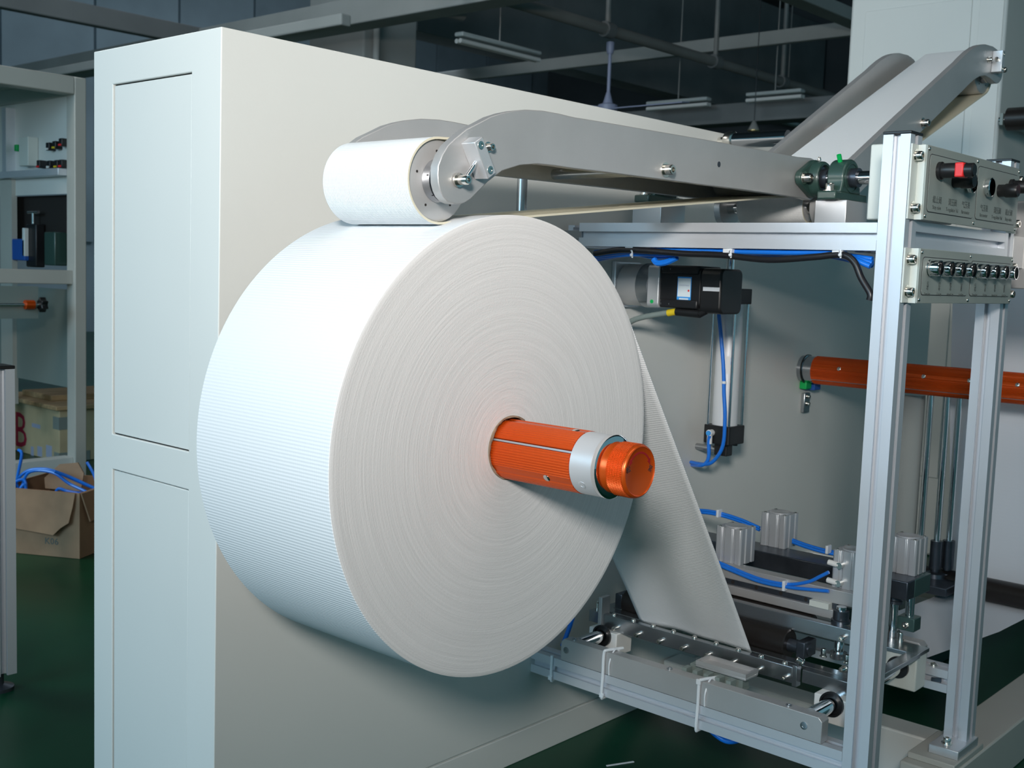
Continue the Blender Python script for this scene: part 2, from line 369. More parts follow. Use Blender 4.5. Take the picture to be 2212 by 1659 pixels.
tube_lamp((990, 88), (1163, 130), 2.7, 'x', 'long unlit tube lamp beside the concrete column')
tube_lamp((1400, 236), (1530, 225), 2.6, 'y', 'unlit tube lamp past the ceiling fan')
tube_lamp((1615, 218), (1740, 210), 2.6, 'y', 'short unlit tube lamp under the sprinkler pipe')
tube_lamp((1640, 250), (1740, 278), 2.6, 'x', 'unlit tube lamp above the chrome guide rod')
fp = pt(1313, 230, 2, 2.35)
e = thing('ceiling_fan', 'pale blue ceiling fan hanging from the dark beam', 'fan')
q = MB(); q.cyl((fp.x, fp.y, 2.42), (fp.x, fp.y, 2.80), 0.014, 12); q.build('down_rod', 'fan', e)
q = MB(); q.lathe([(0.0001, 0.0), (0.022, 0.0), (0.032, 0.03), (0.032, 0.09), (0.0001, 0.10)], (fp.x, fp.y, 2.76), (0, 0, 1), 20); q.build('ceiling_cup', 'fan', e)
q = MB(); q.lathe([(0.0001, 0.0), (0.06, 0.0), (0.078, 0.02), (0.078, 0.06), (0.04, 0.075), (0.034, 0.10), (0.016, 0.16), (0.0001, 0.16)], (fp.x, fp.y, 2.30), (0, 0, 1), 28); q.build('motor_housing', 'fan', e)
for k in range(3):
    a = k*2*PI/3+0.5; d = Vector((math.cos(a), math.sin(a), 0)); s = Vector((-d.y, d.x, 0.12))
    q = MB(); q.obox(Vector((fp.x, fp.y, 2.33))+d*0.42, d*0.33, s*0.05, Vector((0, 0, 0.004))); q.build('blade', 'fan', e)
lp = pt(1628, 283, 2, 2.3)
e = thing('pendant_lamp', 'small conical pendant lamp with a brass rim', 'lamp')
q = MB(); q.lathe([(0.05, 0.0), (0.05, 0.01), (0.03, 0.05), (0.015, 0.085), (0.0001, 0.095)], (lp.x, lp.y, 2.3), (0, 0, 1), 24); q.build('shade', 'pipe', e)
q = MB(); q.lathe([(0.05, 0.0), (0.054, 0.003), (0.054, 0.009), (0.05, 0.011)], (lp.x, lp.y, 2.297), (0, 0, 1), 24); q.build('rim', 'brass', e)
q = MB(); q.cyl((lp.x, lp.y, 2.39), (lp.x, lp.y, CZ), 0.004, 8); q.build('cord', 'cable', e)
# ------------------------------------------------------------------ main cabinet
CX, CY, CT = 1.0055, 0.379, 1.3665; CE = 3.76
e = thing('machine_cabinet', 'long pale grey-green sheet metal machine cabinet carrying the big white roll', 'cabinet', (2.38, 0.19, 0))
yA, yB = pt(411, 500, 0, CX).y, pt(243, 500, 0, CX).y
z1 = pt(411, 156, 0, CX).z; z2 = pt(326, 957, 0, CX).z; z3 = pt(326, 1036, 0, CX).z
ys = [0, yA, yB, CY]; zs = [0, 0.10, z3, z2, z1, CT]; D = 0.006
bm = bmesh.new(); V = {}; X1_ = CX+0.006
def vv(x, y, z):
    k = (round(x, 5), round(y, 5), round(z, 5))
    if k not in V: V[k] = bm.verts.new(k)
    return V[k]
for i in range(3):
    for j in range(5):
        c = [(ys[i], zs[j]), (ys[i+1], zs[j]), (ys[i+1], zs[j+1]), (ys[i], zs[j+1])]
        if i == 1 and j in (1, 3):
            for k in range(4):
                (ya, za), (yb, zb) = c[k], c[(k+1) % 4]; bm.faces.new([vv(CX, ya, za), vv(CX, yb, zb), vv(CX+D, yb, zb), vv(CX+D, ya, za)])
        else: bm.faces.new([vv(CX, y, z) for y, z in c])
bm.faces.new([vv(CX, y, CT) for y in ys]+[vv(CE, CY, CT), vv(CE, 0, CT), vv(X1_, 0, CT)]); bm.faces.new([vv(CX, y, 0) for y in ys]+[vv(CE, CY, 0), vv(CE, 0, 0), vv(X1_, 0, 0)])
zp = pt(1207, 1543, 1, 0.0).z; za_, zb_ = zp-0.0018, zp+0.0018; X1 = CX+0.006; GD = 0.006
bm.faces.new([vv(CX, 0, z) for z in zs]+[vv(X1, 0, CT), vv(X1, 0, zb_), vv(X1, 0, za_), vv(X1, 0, 0)])
for l_, h_ in ((0, za_), (zb_, CT)): bm.faces.new([vv(X1, 0, l_), vv(CE, 0, l_), vv(CE, 0, h_), vv(X1, 0, h_)])
bm.faces.new([vv(X1, 0, za_), vv(CE, 0, za_), vv(CE, GD, za_), vv(X1, GD, za_)]); bm.faces.new([vv(X1, 0, zb_), vv(CE, 0, zb_), vv(CE, GD, zb_), vv(X1, GD, zb_)])
bm.faces.new([vv(X1, GD, za_), vv(CE, GD, za_), vv(CE, GD, zb_), vv(X1, GD, zb_)])
for x_ in (X1, CE): bm.faces.new([vv(x_, 0, za_), vv(x_, 0, zb_), vv(x_, GD, zb_), vv(x_, GD, za_)])
bm.faces.new([vv(CX, CY, z) for z in zs]+[vv(CE, CY, CT), vv(CE, CY, 0)])
bm.faces.new([vv(CE, 0, 0), vv(CE, CY, 0), vv(CE, CY, CT), vv(CE, 0, CT), vv(CE, 0, zb_), vv(CE, 0, za_)])
# separate panels
bmesh.ops.recalc_face_normals(bm, faces=bm.faces)
me = bpy.data.meshes.new('cabinet_body'); bm.to_mesh(me); bm.free(); me.transform(Matrix.Translation(-WL[e.name])); me.materials.append(M['paint'])
o = bpy.data.objects.new('body', me); COL.objects.link(o); o.parent = e
bv = o.modifiers.new('bevel', 'BEVEL'); bv.width = 0.0035; bv.segments = 3; bv.limit_method = 'ANGLE'
for j in (1, 3):
    q = MB(); q.box(CX+0.0025, CX+D+0.004, yA+0.002, yB-0.002, zs[j]+0.002, zs[j+1]-0.002); q.build('end_panel', 'paint', e, bev=0.0015)
# ------------------------------------------------------------------ tall cabinet beyond
TX = 4.25
e = thing('tall_cabinet', 'tall pale green cabinet standing behind the raised second arms', 'cabinet', (4.9, 0.32, 0))
yl = pt(1833, 100, 0, TX).y; yr = pt(2165, 150, 0, TX).y; ysm = pt(2110, 50, 0, TX).y; ypl = pt(1870, 40, 0, TX).y; zpl = pt(1990, 10, 0, TX).z
q = MB(); q.box(TX, 5.6, yr, yl, 0, 2.25); q.build('body', 'paint', e, bev=0.012)
q = MB(); q.box(TX-0.004, TX, ysm+0.02, ypl, 0.3, zpl); q.build('door_panel', 'paint', e, bev=0.003)
q = MB(); q.box(TX-0.003, TX, yr+0.01, ysm-0.006, 0.02, 2.24); q.build('corner_panel', 'paint', e, bev=0.002)
# grey machine body right of it, with a black bar
q = MB(); q.box(5.0, 5.6, -1.2, yr-0.01, 0.02, 2.2)
e = thing('grey_machine', 'dull grey-green machine housing with a black roller bar', 'machine', (5.3, -0.6, 0)); q.build('housing', 'maskgrey', e, bev=0.02)
g = pt(2178, 258, 0, 4.2)
q = MB(); q.cyl((4.2, g.y, g.z), (4.2, g.y-0.8, g.z), 0.040, 24); q.build('roller', 'rubber', e)
q = MB(); q.cyl((4.2, g.y+0.030, g.z), (4.2, g.y-0.001, g.z), 0.012, 12); q.build('roller_journal', 'chrome', e)
q = MB(); q.box(4.18, 5.02, g.y+0.012, g.y+0.022, g.z-0.02, g.z+0.02); q.build('roller_bracket', 'maskgrey', e)
# ------------------------------------------------------------------ base beams on the floor
e = thing('base_frame', 'low painted steel base beams on the green floor under the aluminium posts', 'frame')
q = MB(); q.box(2.12, 3.7, -0.755, -0.655, 0, 0.1); q.build('long_beam', 'paint2', e, bev=0.004)
q = MB(); q.box(2.262, 2.335, -0.6555, -0.006, 0, 0.0995); q.build('cross_beam', 'paint', e, bev=0.004)
q = MB(); q.box(2.145, 2.30, -0.752, -0.66, 0.1, 0.112); q.build('base_plate', 'paint2', e, bev=0.002)
# ------------------------------------------------------------------ big roll
RX, RZ, RR, YF, YB = 1.1975, 0.7709, 0.3257, -0.435, -0.150
RO = (RX, (YF+YB)/2, RZ)
e = thing('nonwoven_roll', 'huge white roll of embossed nonwoven fabric on the orange shaft', 'roll', (RX, (YF+YB)/2, RZ-RR))
N = 220; k = 26; b = MB(); uv = []
ysk = [YF+0.0015, YF+0.003]+[YF+(YB-YF)*i/k for i in range(1, k)]+[YB-0.0005]
for y in ysk:
    for i in range(N+1):
        a = 2*PI*i/N; r = RR-(0.0012 if y < YF+0.002 else 0)
        b.v.append((RX+r*math.cos(a), y, RZ+r*math.sin(a))); uv.append((a*RR, y))
b.f = [(j*(N+1)+i, j*(N+1)+i+1, (j+1)*(N+1)+i+1, (j+1)*(N+1)+i) for j in range(len(ysk)-1) for i in range(N)]
b.uv = uv; b.build('outer_wrap', 'rollskin', e, org=RO, fix=False)
for y0, s in ((YF, 1), (YB, -1)):                       # wound faces, gently uneven
    b = MB(); rs = [0.0458+(RR-0.0458)*i/70 for i in range(71)]; NN = 128
    for j, r in enumerate(rs):
        off = random.uniform(-0.00006, 0.00006) if 0 < j < 70 else (0.0 if j == 0 else 0.0012)
        for i in range(NN): b.v.append((RX+r*math.cos(2*PI*i/NN), y0+s*off, RZ+r*math.sin(2*PI*i/NN)))
    b.f = [(j*NN+i, j*NN+(i+1) % NN, (j+1)*NN+(i+1) % NN, (j+1)*NN+i) for j in range(70) for i in range(NN)]
    b.build('wound_face', 'rollface', e, org=RO, angle=80)
b = MB(); n = 60; P_ = []
for y, f in ((YF-0.0005, 1), (YF-0.0025, 2), (YB, 0)):
    pass
b.lathe([(0.0434, 0.0), (0.0459, 0.0), (0.0459, YB-YF+0.003), (0.0434, YB-YF+0.003)], (RX, YF-0.003, RZ), (0, 1, 0), 60, closed=True)
core = b.build('cardboard_core', 'core', e)
for vtx in core.data.vertices:
    if vtx.co.y < 0: vtx.co.y += random.uniform(-0.0006, 0.0022)
# web hanging from the roll
P = pt(1627, 1413, 1, YF); dx, dz = P.x-RX, P.z-RZ; Dd = math.hypot(dx, dz); al = math.atan2(dz, dx)+math.acos(RR/Dd)
T = Vector((RX+RR*math.cos(al), 0, RZ+RR*math.sin(al)))
b = MB(); uv = []; nu, nv = 46, 24; nrm = Vector((P.z-T.z, 0, -(P.x-T.x))).normalized()
ye_b = -0.173
for i in range(nu+1):
    s = i/nu*1.0; yb_ = YB+0.001+(ye_b-YB)*min(1, s*1.15)
    for j in range(nv+1):
        t = j/nv; y = (YF+0.002)*(1-t)+yb_*t
        p = Vector((T.x, 0, T.z))*(1-s)+Vector((P.x, 0, P.z))*s
        wv = 0.0022*math.sin(6*s+t*9)*s*(1-t*0.3)+0.0016*math.sin(14*t-5*s)*min(1, s*2)
        p = p+nrm*(wv*(0 if s < 0.05 else 1)); b.v.append((p.x, y, p.z)); uv.append((s*Dd+1.0, y))
b.f = [(i*(nv+1)+j, i*(nv+1)+j+1, (i+1)*(nv+1)+j+1, (i+1)*(nv+1)+j) for i in range(nu) for j in range(nv)]
b.uv = uv; web = b.build('hanging_web', 'rollskin', e, fix=False, angle=80); sd = web.modifiers.new('thickness', 'SOLIDIFY'); sd.thickness = 0.0012
# ------------------------------------------------------------------ orange expanding shafts
def air_shaft(x, z, r, y0, yb, ye, label, knob, rot=155, scr=None):
    """y0 wall end, yb start of orange body, ye end of orange body"""
    e = thing('expanding_shaft', label, 'shaft', group='orange expanding shafts')
    n = 288; poly = []
    grooves = [math.radians(a) for a in (162, 42, -78, 222-360+0, 282)]
    grooves = [math.radians(rot), math.radians(rot-120), math.radians(rot-240)]
    for i in range(n):
        a = 2*PI*i/n; rr = r
        dmin = min(abs((a-g+PI) % (2*PI)-PI) for g in grooves)
        sec = min(abs((a-g-PI/3+PI) % (2*PI)-PI) for g in grooves)       # centre of each bar, flat land with screws
        if dmin < 0.045: rr = r-0.005
        elif sec < 0.13: rr = r-0.0012
        elif sec < 0.16 or dmin < 0.075: rr = r-0.0005
        else: rr = r-0.0007*(i % 4 > 1)
        poly.append((x+rr*math.cos(a), z+rr*math.sin(a)))
    b = MB(); b.xz(poly, yb, ye); b.build('splined_body', 'orange', e, angle=20)
    for g in grooves:
        q = MB(); c = Vector((x+(r-0.004)*math.cos(g), (yb+ye)/2, z+(r-0.004)*math.sin(g))); tt = Vector((-math.sin(g), 0, math.cos(g)))
        q.obox(c, tt*0.0013, Vector((0, (ye-yb)/2-0.001, 0)), Vector((math.cos(g), 0, math.sin(g)))*0.0025); q.build('groove_strip', 'slot', e)
    L_ = abs(ye-yb)
    for g in grooves:
        a = g+PI/3; d = Vector((math.cos(a), 0, math.sin(a)))
        for k in range(int(L_/0.13)+1):
            y = (scr[k] if scr and k < len(scr) else 9) if scr else ye+(0.043, 0.020, 0.060)[grooves.index(g)]+k*0.13
            if y < yb-0.01: dome(e, Vector((x, y, z))+d*(r-0.0018), d, 0.0055, 0.0022, 'zinc')
    b = MB(); b.lathe([(r*0.96, 0), (r*0.985, 0.001), (r*0.985, 0.036), (r*0.95, 0.037), (0.001, 0.037)], (x, ye, z), (0, -1, 0), 56); b.build('end_collar', 'milled', e)
    a = math.radians(215); d = Vector((math.cos(a), 0, math.sin(a))); bolt(e, Vector((x, ye-0.018, z))+d*(r*0.985-0.0018), d, 0.006, 0.002, 'milled', washer=False)
    b = MB(); b.lathe([(r*0.99, 0), (r*1.0, 0.002), (r*1.0, 0.006), (r*0.93, 0.008), (0.001, 0.008)], (x, ye-0.037, z), (0, -1, 0), 56); b.build('chrome_ring', 'chrome', e)
    yk = ye-0.045
    b = MB(); b.lathe([(r*0.80, 0), (r*0.80, 0.004), (r*0.74, 0.010), (0.001, 0.010)], (x, yk, z), (0, -1, 0), 48); b.build('neck', 'orangek', e)
    # knurled knob: 2 mm diamond knurl as geometry
    kr = r*0.825; n = 96; rows = 12; h = 0.024; b = MB(); vs = []; fs = []
    prof = [(kr*0.9, 0.0), (kr, 0.0015)]
    ring = []
    for j in range(2*rows+1):
        for i in range(2*n):
            bump = 0.0010 if i % 2 == 0 and j % 2 == 0 else -0.0003
            rr = kr+bump; a = 2*PI*i/(2*n)+(PI/(2*n))*(1 if (j//2) % 2 else 0)
            b.v.append((x+rr*math.cos(a), yk-0.010-0.001-h*j/(2*rows), z+rr*math.sin(a)))
    m2 = 2*n
    b.f = [(j*m2+i, j*m2+(i+1) % m2, (j+1)*m2+(i+1) % m2, (j+1)*m2+i) for j in range(2*rows) for i in range(m2)]
    b.f.append(tuple(range(m2-1, -1, -1)))
    knobo = b.build('knurled_knob', 'orangek', e, smooth=False)
    yf = yk-0.010-0.001-h
    b = MB(); b.lathe([(kr, 0), (kr, 0.0015), (kr*0.97, 0.004), (kr*0.92, 0.005), (kr*0.885, 0.0035), (kr*0.86, 0.003), (0.0001, 0.003)], (x, yf, z), (0, -1, 0), 64); b.build('face_rim', 'orangek', e)
    if knob:
        fy = yf-0.0032
        # double-headed arrow, printed flat
        q = MB(); ro, ri = kr*0.735, kr*0.66; poly = []
        A0, A1 = math.radians(35), math.radians(140)
        o_ = [(x+ro*math.cos(t), z+ro*math.sin(t)) for t in [A0+(A1-A0)*i/20 for i in range(21)]]
        i_ = [(x+ri*math.cos(t), z+ri*math.sin(t)) for t in [A1+(A0-A1)*i/20 for i in range(21)]]
        q.xz(o_+i_, fy, fy-0.0002)
        for a, s in ((A0, -1), (A1, 1)):
            m_ = (ro+ri)/2; hw = kr*0.105
            q.xz([(x+(m_-hw)*math.cos(a), z+(m_-hw)*math.sin(a)), (x+(m_+hw)*math.cos(a), z+(m_+hw)*math.sin(a)), (x+m_*math.cos(a+s*0.34), z+m_*math.sin(a+s*0.34))], fy, fy-0.0002)
        q.build('turn_arrow', 'redink', e)
        for ch, ang, tilt in (('松', 170, 0.35), ('紧', 2, -0.5)):
            a = math.radians(ang); u = Vector((math.cos(tilt), 0, math.sin(tilt))); v = Vector((-math.sin(tilt), 0, math.cos(tilt)))
            text(ch, 'lettering', 'ink', e, (x+kr*0.69*math.cos(a), fy, z+kr*0.69*math.sin(a)), u, v, kr*0.27)
    return e
sh1 = air_shaft(RX, 0.7690, 0.0425, 0, -0.02, -0.575, 'orange expanding shaft with a knurled knob through the big white roll', True)
q = MB(); q.lathe([(0.001, 0), (0.062, 0), (0.062, 0.015), (0.048, 0.018), (0.048, 0.04), (0.001, 0.04)], (RX, -0.001, 0.7690), (0, -1, 0), 40); q.build('wall_hub', 'chrome', sh1)
s2x, s2z = 2.89, 0.779
sh2 = air_shaft(s2x, s2z, 0.0385, 0, -0.042, -0.70, 'empty orange expanding shaft sticking out of the cabinet wall behind the posts', False, 102, [pt(x_, y_, 0, 2.853).y for x_, y_ in ((1812, 790), (1995, 805), (2094, 815), (2198, 824))])
q = MB(); q.lathe([(0.001, 0), (0.037, 0), (0.037, 0.012), (0.040, 0.013), (0.040, 0.016), (0.037, 0.017), (0.037, 0.0425), (0.001, 0.0425)], (s2x, -0.0005, s2z), (0, -1, 0), 40); q.build('wall_hub', 'darkchrome', sh2)
q = MB(); q.lathe([(0.0395, 0), (0.0408, 0.0005), (0.0408, 0.0035), (0.0395, 0.004)], (s2x, -0.0128, s2z), (0, -1, 0), 40); q.build('hub_seal', 'black', sh2)
# ------------------------------------------------------------------ belt arms (surface unwinders)
PVX, PVZ = 2.045, 1.216
BX, BZ, BR = 1.0797, 1.1353, 0.0545       # belt roller of the lowered arm
AYF = -0.43; ATH = 0.015
apx = [(946, 377), (947, 358), (956, 334), (968, 314), (984, 298.5), (1008, 279), (1034.5, 265.6), (1060, 252), (1085, 244), (1110, 239), (1136, 236.5), (1174, 239), (1207, 245), (1240, 253), (1287, 260.5), (1545, 305), (1725, 339)]
bpx = [(1729, 427), (1600, 409), (1411, 385), (1300, 371), (1240, 364), (1200, 358), (1161, 354), (1123, 357), (1085, 369), (1055, 392), (1035, 412), (1017, 430), (1004, 438), (991, 441.5), (977, 440), (966, 435), (957, 425), (951, 412), (947, 395)]
A2 = lambda l: [(PVX-pt(x, y, 1, AYF).x, pt(x, y, 1, AYF).z-PVZ) for x, y in l]
top, bot = A2(apx), A2(bpx)
endarc = [(0.0-0.040*math.cos(t), -0.040*math.sin(t)) for t in [(-PI/2+PI*i/12) for i in range(13)]]   # round the pivot end
OUT = top+endarc+bot
LR = (PVX-BX, BZ-PVZ)                       # roller centre in arm coordinates
def belt_arm(label, px, pz, mirror, th, yF, yRr, first, yb=None):
    ct, st = math.cos(th), math.sin(th); sx = 1 if mirror else -1
    def X(u, v): return (px+sx*(u*ct-v*st), pz+u*st+v*ct)
    e = thing('belt_arm', label, 'roller arm', group='pivoting belt arms of the machine')
    poly = [X(u, v) for u, v in OUT]
    front = MB().xz(poly, yF, yF+ATH).build('side_plate', 'brush', e, bev=0.0012, angle=30)
    rear = MB().xz(poly, yRr, yRr+ATH).build('side_plate', 'brush', e, bev=0.0012, angle=30)
    rx, rz = X(*LR); yf = yF+0.035; yb = yRr-0.004 if yb is None else yb
    # roller
    b = MB(); b.lathe([(0.001, 0), (0.018, 0), (0.018, 0.002), (BR-0.003, 0.002), (BR-0.0005, 0.0035), (BR-0.0005, abs(yb-yf)-0.0035), (BR-0.003, abs(yb-yf)-0.002), (0.001, abs(yb-yf)-0.002)], (rx, yf, rz), (0, 1, 0), 64)
    rol = b.build('drive_roller', 'brush', e)
    b = MB()
    b.lathe([(0.0255, -0.012), (0.029, -0.012), (0.029, 0.0015), (0.0255, 0.0015)], (rx, yf, rz), (0, 1, 0), 40, closed=True)
    b.build('bearing_race', 'darkchrome', rol)
    b = MB(); b.lathe([(0.001, -0.009), (0.020, -0.009), (0.021, -0.004), (0.0253, -0.004), (0.0253, 0.001)], (rx, yf, rz), (0, 1, 0), 36); b.build('bearing_shield', 'blackmet', rol)
    b = MB(); b.cyl((rx, yF+ATH-0.001, rz), (rx, yRr+0.001, rz), 0.0095, 20); b.build('axle', 'chrome', rol)
    for k in range(5):
        a = 0.4+k*1.25; q = MB(); q.cyl((rx+0.039*math.cos(a), yf+0.0022, rz+0.039*math.sin(a)), (rx+0.039*math.cos(a), yf+0.0015, rz+0.039*math.sin(a)), 0.0018, 8); q.build('vent_hole', 'dark', rol)
    # pulley near the pivot and the belt round both
    pr = 0.030; du, dv = LR[0], LR[1]; D = math.hypot(du, dv); R1, R2 = BR, pr
    base = math.atan2(dv, du); off = math.acos((R1-R2)/D)
    q = MB(); x0, z0 = X(0, 0); q.cyl((x0, yf+0.004, z0), (x0, yb-0.004, z0), pr-0.0005, 40); q.build('pivot_pulley', 'brush', e)
    q = MB(); q.cyl((x0, yF-0.13 if not mirror else yF+ATH-0.002, z0), (x0, yRr+ATH+(0.17 if not mirror else 0.002), z0), 0.0125, 24); q.build('pivot_axle', 'chrome', e)
    pts = []
    def arcp(cu, cv, r, a0, a1, n):
        for i in range(n+1):
            a = a0+(a1-a0)*i/n; pts.append((cu+r*math.cos(a), cv+r*math.sin(a), r))
    arcp(du, dv, 0, base+off, base-off, 0) if False else None
    a_top, a_bot = base+PI-(PI-off)-0, None
    # tangent angles measured from pivot->roller direction
    tA, tB = base+math.acos((R1-R2)/D)-PI, None
    ph = math.acos((R2-R1)/D)            # angle on both circles from direction roller->pivot
    bdir = base+PI
    ang1, ang2 = bdir-ph+0, bdir+ph
    loop = []
    n = 28
    dA = math.acos((R1-R2)/D)            # angle from roller->pivot direction to tangent point
    for i in range(n+1):                 # far side of the roller
        a = bdir+dA+(2*PI-2*dA)*i/n; loop.append((du+math.cos(a), dv+math.sin(a), du, dv, R1, a))
    for i in range(n+1):                 # far side of the pulley
        a = bdir-dA+(2*dA)*i/n; loop.append((math.cos(a), math.sin(a), 0, 0, R2, a))
    th_ = 0.003; b = MB(); inn = MB(); uvs = []; s = 0; prev = None; m_ = len(loop); ring = []
    for (q1, q2, cu, cv, r, a) in loop+[loop[0]]:
        po = X(cu+(r+th_)*math.cos(a), cv+(r+th_)*math.sin(a)); pi_ = X(cu+r*math.cos(a), cv+r*math.sin(a))
        if prev: s += math.hypot(po[0]-prev[0], po[1]-prev[1])
        prev = po; ring.append((po, pi_, s))
    y0_, y1_ = yf-0.0015, yb+0.0015
    for po, pi_, s in ring:
        for y in (y0_, y1_): b.v.append((po[0], y, po[1])); uvs.append((s, y))
    b.f = [(2*i, 2*i+1, 2*i+3, 2*i+2) for i in range(m_)]
    b.uv = uvs; bo = b.build('belt', 'belt', e, fix=False, angle=60)
    for po, pi_, s in ring:
        for p in ((po[0], y0_, po[1]), (pi_[0], y0_, pi_[1]), (pi_[0], y1_, pi_[1]), (po[0], y1_, po[1])): inn.v.append(p)
    inn.f = [(4*i+j, 4*i+j+1, 4*i+4+j+1, 4*i+4+j) for i in range(m_) for j in range(3)]
    inn.build('belt_backing', 'beltin', bo, fix=False, angle=60)
    # adjuster block with two screws and a tension bolt, on the outside of the front plate
    c0 = (PVX-pt(1043, 341, 1, AYF-0.02).x, pt(1043, 341, 1, AYF-0.02).z-PVZ)
    la = (PVX-pt(1030.7, 308.6, 1, AYF-0.02).x-c0[0], pt(1030.7, 308.6, 1, AYF-0.02).z-PVZ-c0[1]); ll = math.hypot(*la); la = (la[0]/ll, la[1]/ll); lb = (la[1], -la[0])
    if lb[0] < 0: lb = (-lb[0], -lb[1])
    def V3(u, v, y): x, z = X(u, v); return Vector((x, y, z))
    def dirv(d): o = X(0, 0); q_ = X(*d); return Vector((q_[0]-o[0], 0, q_[1]-o[1]))
    q = MB(); q.obox(V3(c0[0], c0[1], yF-0.0125), dirv(la)*0.0265, dirv(lb)*0.009, Vector((0, 0.0125, 0))); blk = q.build('tension_block', 'milled', e, bev=0.0012)
    for s in (-1, 1): bolt(blk, V3(c0[0]+la[0]*0.018*s, c0[1]+la[1]*0.018*s, yF-0.0246), (0, -1, 0), 0.0055, 0.0012, 'zinc', washer=False)
    ax0 = V3(c0[0], c0[1], yF-0.013); ax1 = V3(LR[0], LR[1], yF-0.013); dd = (ax1-ax0).normalized()
    q = MB(); q.cyl(ax0-dd*0.012, ax1+dd*0.004, 0.0032, 14); q.build('tension_bolt', 'chrome', e)
    q = MB(); q.cyl(ax0-dd*0.0085, ax0-dd*0.017, 0.0052, 6); q.build('lock_nut', 'zinc', e)
    q = MB(); q.lathe([(0.0001, 0.0), (0.0095, 0.0), (0.0095, 0.003), (0.0065, 0.003), (0.0065, 0.018), (0.0052, 0.020), (0.0028, 0.020), (0.0028, 0.013), (0.0001, 0.013)], (rx, yF-0.001, rz), (0, -1, 0), 20); q.build('axle_screw', 'zinc', e)
    bolt(e, V3(*[(PVX-pt(1053, 318, 1, AYF).x), pt(1053, 318, 1, AYF).z-PVZ], yF), (0, -1, 0), 0.005, 0.009, 'zinc')
    sp = (PVX-pt(1437, 367, 1, AYF).x, pt(1437, 367, 1, AYF).z-PVZ); bolt(e, V3(*sp, yF), (0, -1, 0), 0.0085, 0.014, 'zinc')
    sp2 = (PVX-pt(1553, 355, 1, AYF).x, pt(1553, 355, 1, AYF).z-PVZ); q = MB(); q.cyl(V3(*sp2, yF-0.0004), V3(*sp2, yF+0.002), 0.005, 14); q.build('tapped_hole', 'darksteel', e)
    q = MB(); q.cyl(V3(*sp, yF+ATH), V3(*sp, yRr), 0.010, 18); q.build('tie_rod', 'steel', e)
    if first:
        t3 = (PVX-pt(1215, 376, 1, -0.24).x, pt(1215, 376, 1, -0.24).z-PVZ); q = MB(); q.cyl(V3(t3[0], t3[1]+0.0, yF+ATH), V3(t3[0], t3[1], yRr), 0.009, 18); q.build('tie_rod', 'steel', e)
    # flange bearing on the outside of the front plate
    return e, X, V3
def flange_bearing(parent, c, y, rot, name='flange_bearing', s=1.0, D_=-1):
    x, z = c; poly = []
    L, r1, r2 = 0.049*s, 0.015*s, 0.036*s
    pts = [(L+r1*math.cos(t), r1*math.sin(t)) for t in [-1.15+2.3*i/8 for i in range(9)]]+[(r2*math.cos(t), r2*math.sin(t)) for t in [1.0+(PI-2.0)*i/8 for i in range(9)]]
    pts += [(-L-r1*math.cos(t), r1*math.sin(t)) for t in [1.15-2.3*i/8 for i in range(9)]]+[(r2*math.cos(t), r2*math.sin(t)) for t in [PI+1.0+(PI-2.0)*i/8 for i in range(9)]]
    cr, sr = math.cos(rot), math.sin(rot); poly = [(x+a*cr-b_*sr, z+a*sr+b_*cr) for a, b_ in pts]
    f = MB().xz(poly, y, y+D_*0.013*s).build(name, 'green', parent, bev=0.0025)
    q = MB(); q.lathe([(0.034*s, 0.008*s), (0.034*s, 0.013*s), (0.0325*s, 0.028*s), (0.0305*s, 0.031*s), (0.026*s, 0.031*s), (0.025*s, 0.026*s)], (x, y, z), (0, D_, 0), 40); q.build('housing', 'green', f)
    q = MB(); q.lathe([(0.026*s, 0.026*s), (0.018*s, 0.0265*s), (0.018*s, 0.04*s), (0.0125, 0.04*s), (0.0125, 0.03*s)], (x, y, z), (0, D_, 0), 36); q.build('insert', 'darksteel', f)
    for sgn in (-1, 1): bolt(f, (x+sgn*L*cr, y+D_*0.013*s, z+sgn*L*sr), (0, D_, 0), 0.0085*s, 0.014*s, 'zinc')
    a = rot+1.95 if rot else 1.9
    dome(f, (x+0.034*s*math.cos(1.75), y+D_*0.02*s, z+0.034*s*math.sin(1.75)), (math.cos(1.75), 0, math.sin(1.75)), 0.0035, 0.008, 'zinc', 'grease_nipple')
    return f
arm1, X1, V1 = belt_arm('lowered silver belt arm whose white belt roller rests on the big roll', PVX, PVZ, False, 0.0, AYF, -0.2215, True)
flange_bearing(arm1, (PVX, PVZ), AYF-0.0003, math.radians(2))
flange_bearing(arm1, (PVX, PVZ), -0.2215+ATH+0.0003, math.radians(2), D_=1)
P2 = (2.116, 1.167)
arm2, X2, V2 = belt_arm('raised silver belt arm with a white belt, tilted up beside the tall cabinet', P2[0], P2[1], True, math.radians(29.04), AYF, -0.2120, False, -0.249)
# mid stand-off post between belt and arm (short steel pillar)
sp = pt(1128, 405, 1, -0.10)
e = thing('stand_off_pillar', 'short round steel pillar under the arm at the cabinet wall', 'pillar')
q = MB(); q.lathe([(0.001, 0), (0.013, 0), (0.013, 0.004), (0.0095, 0.005), (0.0095, 0.085), (0.013, 0.086), (0.013, 0.095), (0.001, 0.095)], (sp.x, sp.y, pt(1128, 478, 1, -0.10).z), (0, 0, 1), 24); q.build('pillar', 'steel', e)
q = MB(); q.obox((sp.x, -0.055, pt(1128, 478, 1, -0.10).z-0.006), (0.02, 0, 0), (0, 0.055, 0), (0, 0, 0.006)); q.build('bracket', 'steel', e)
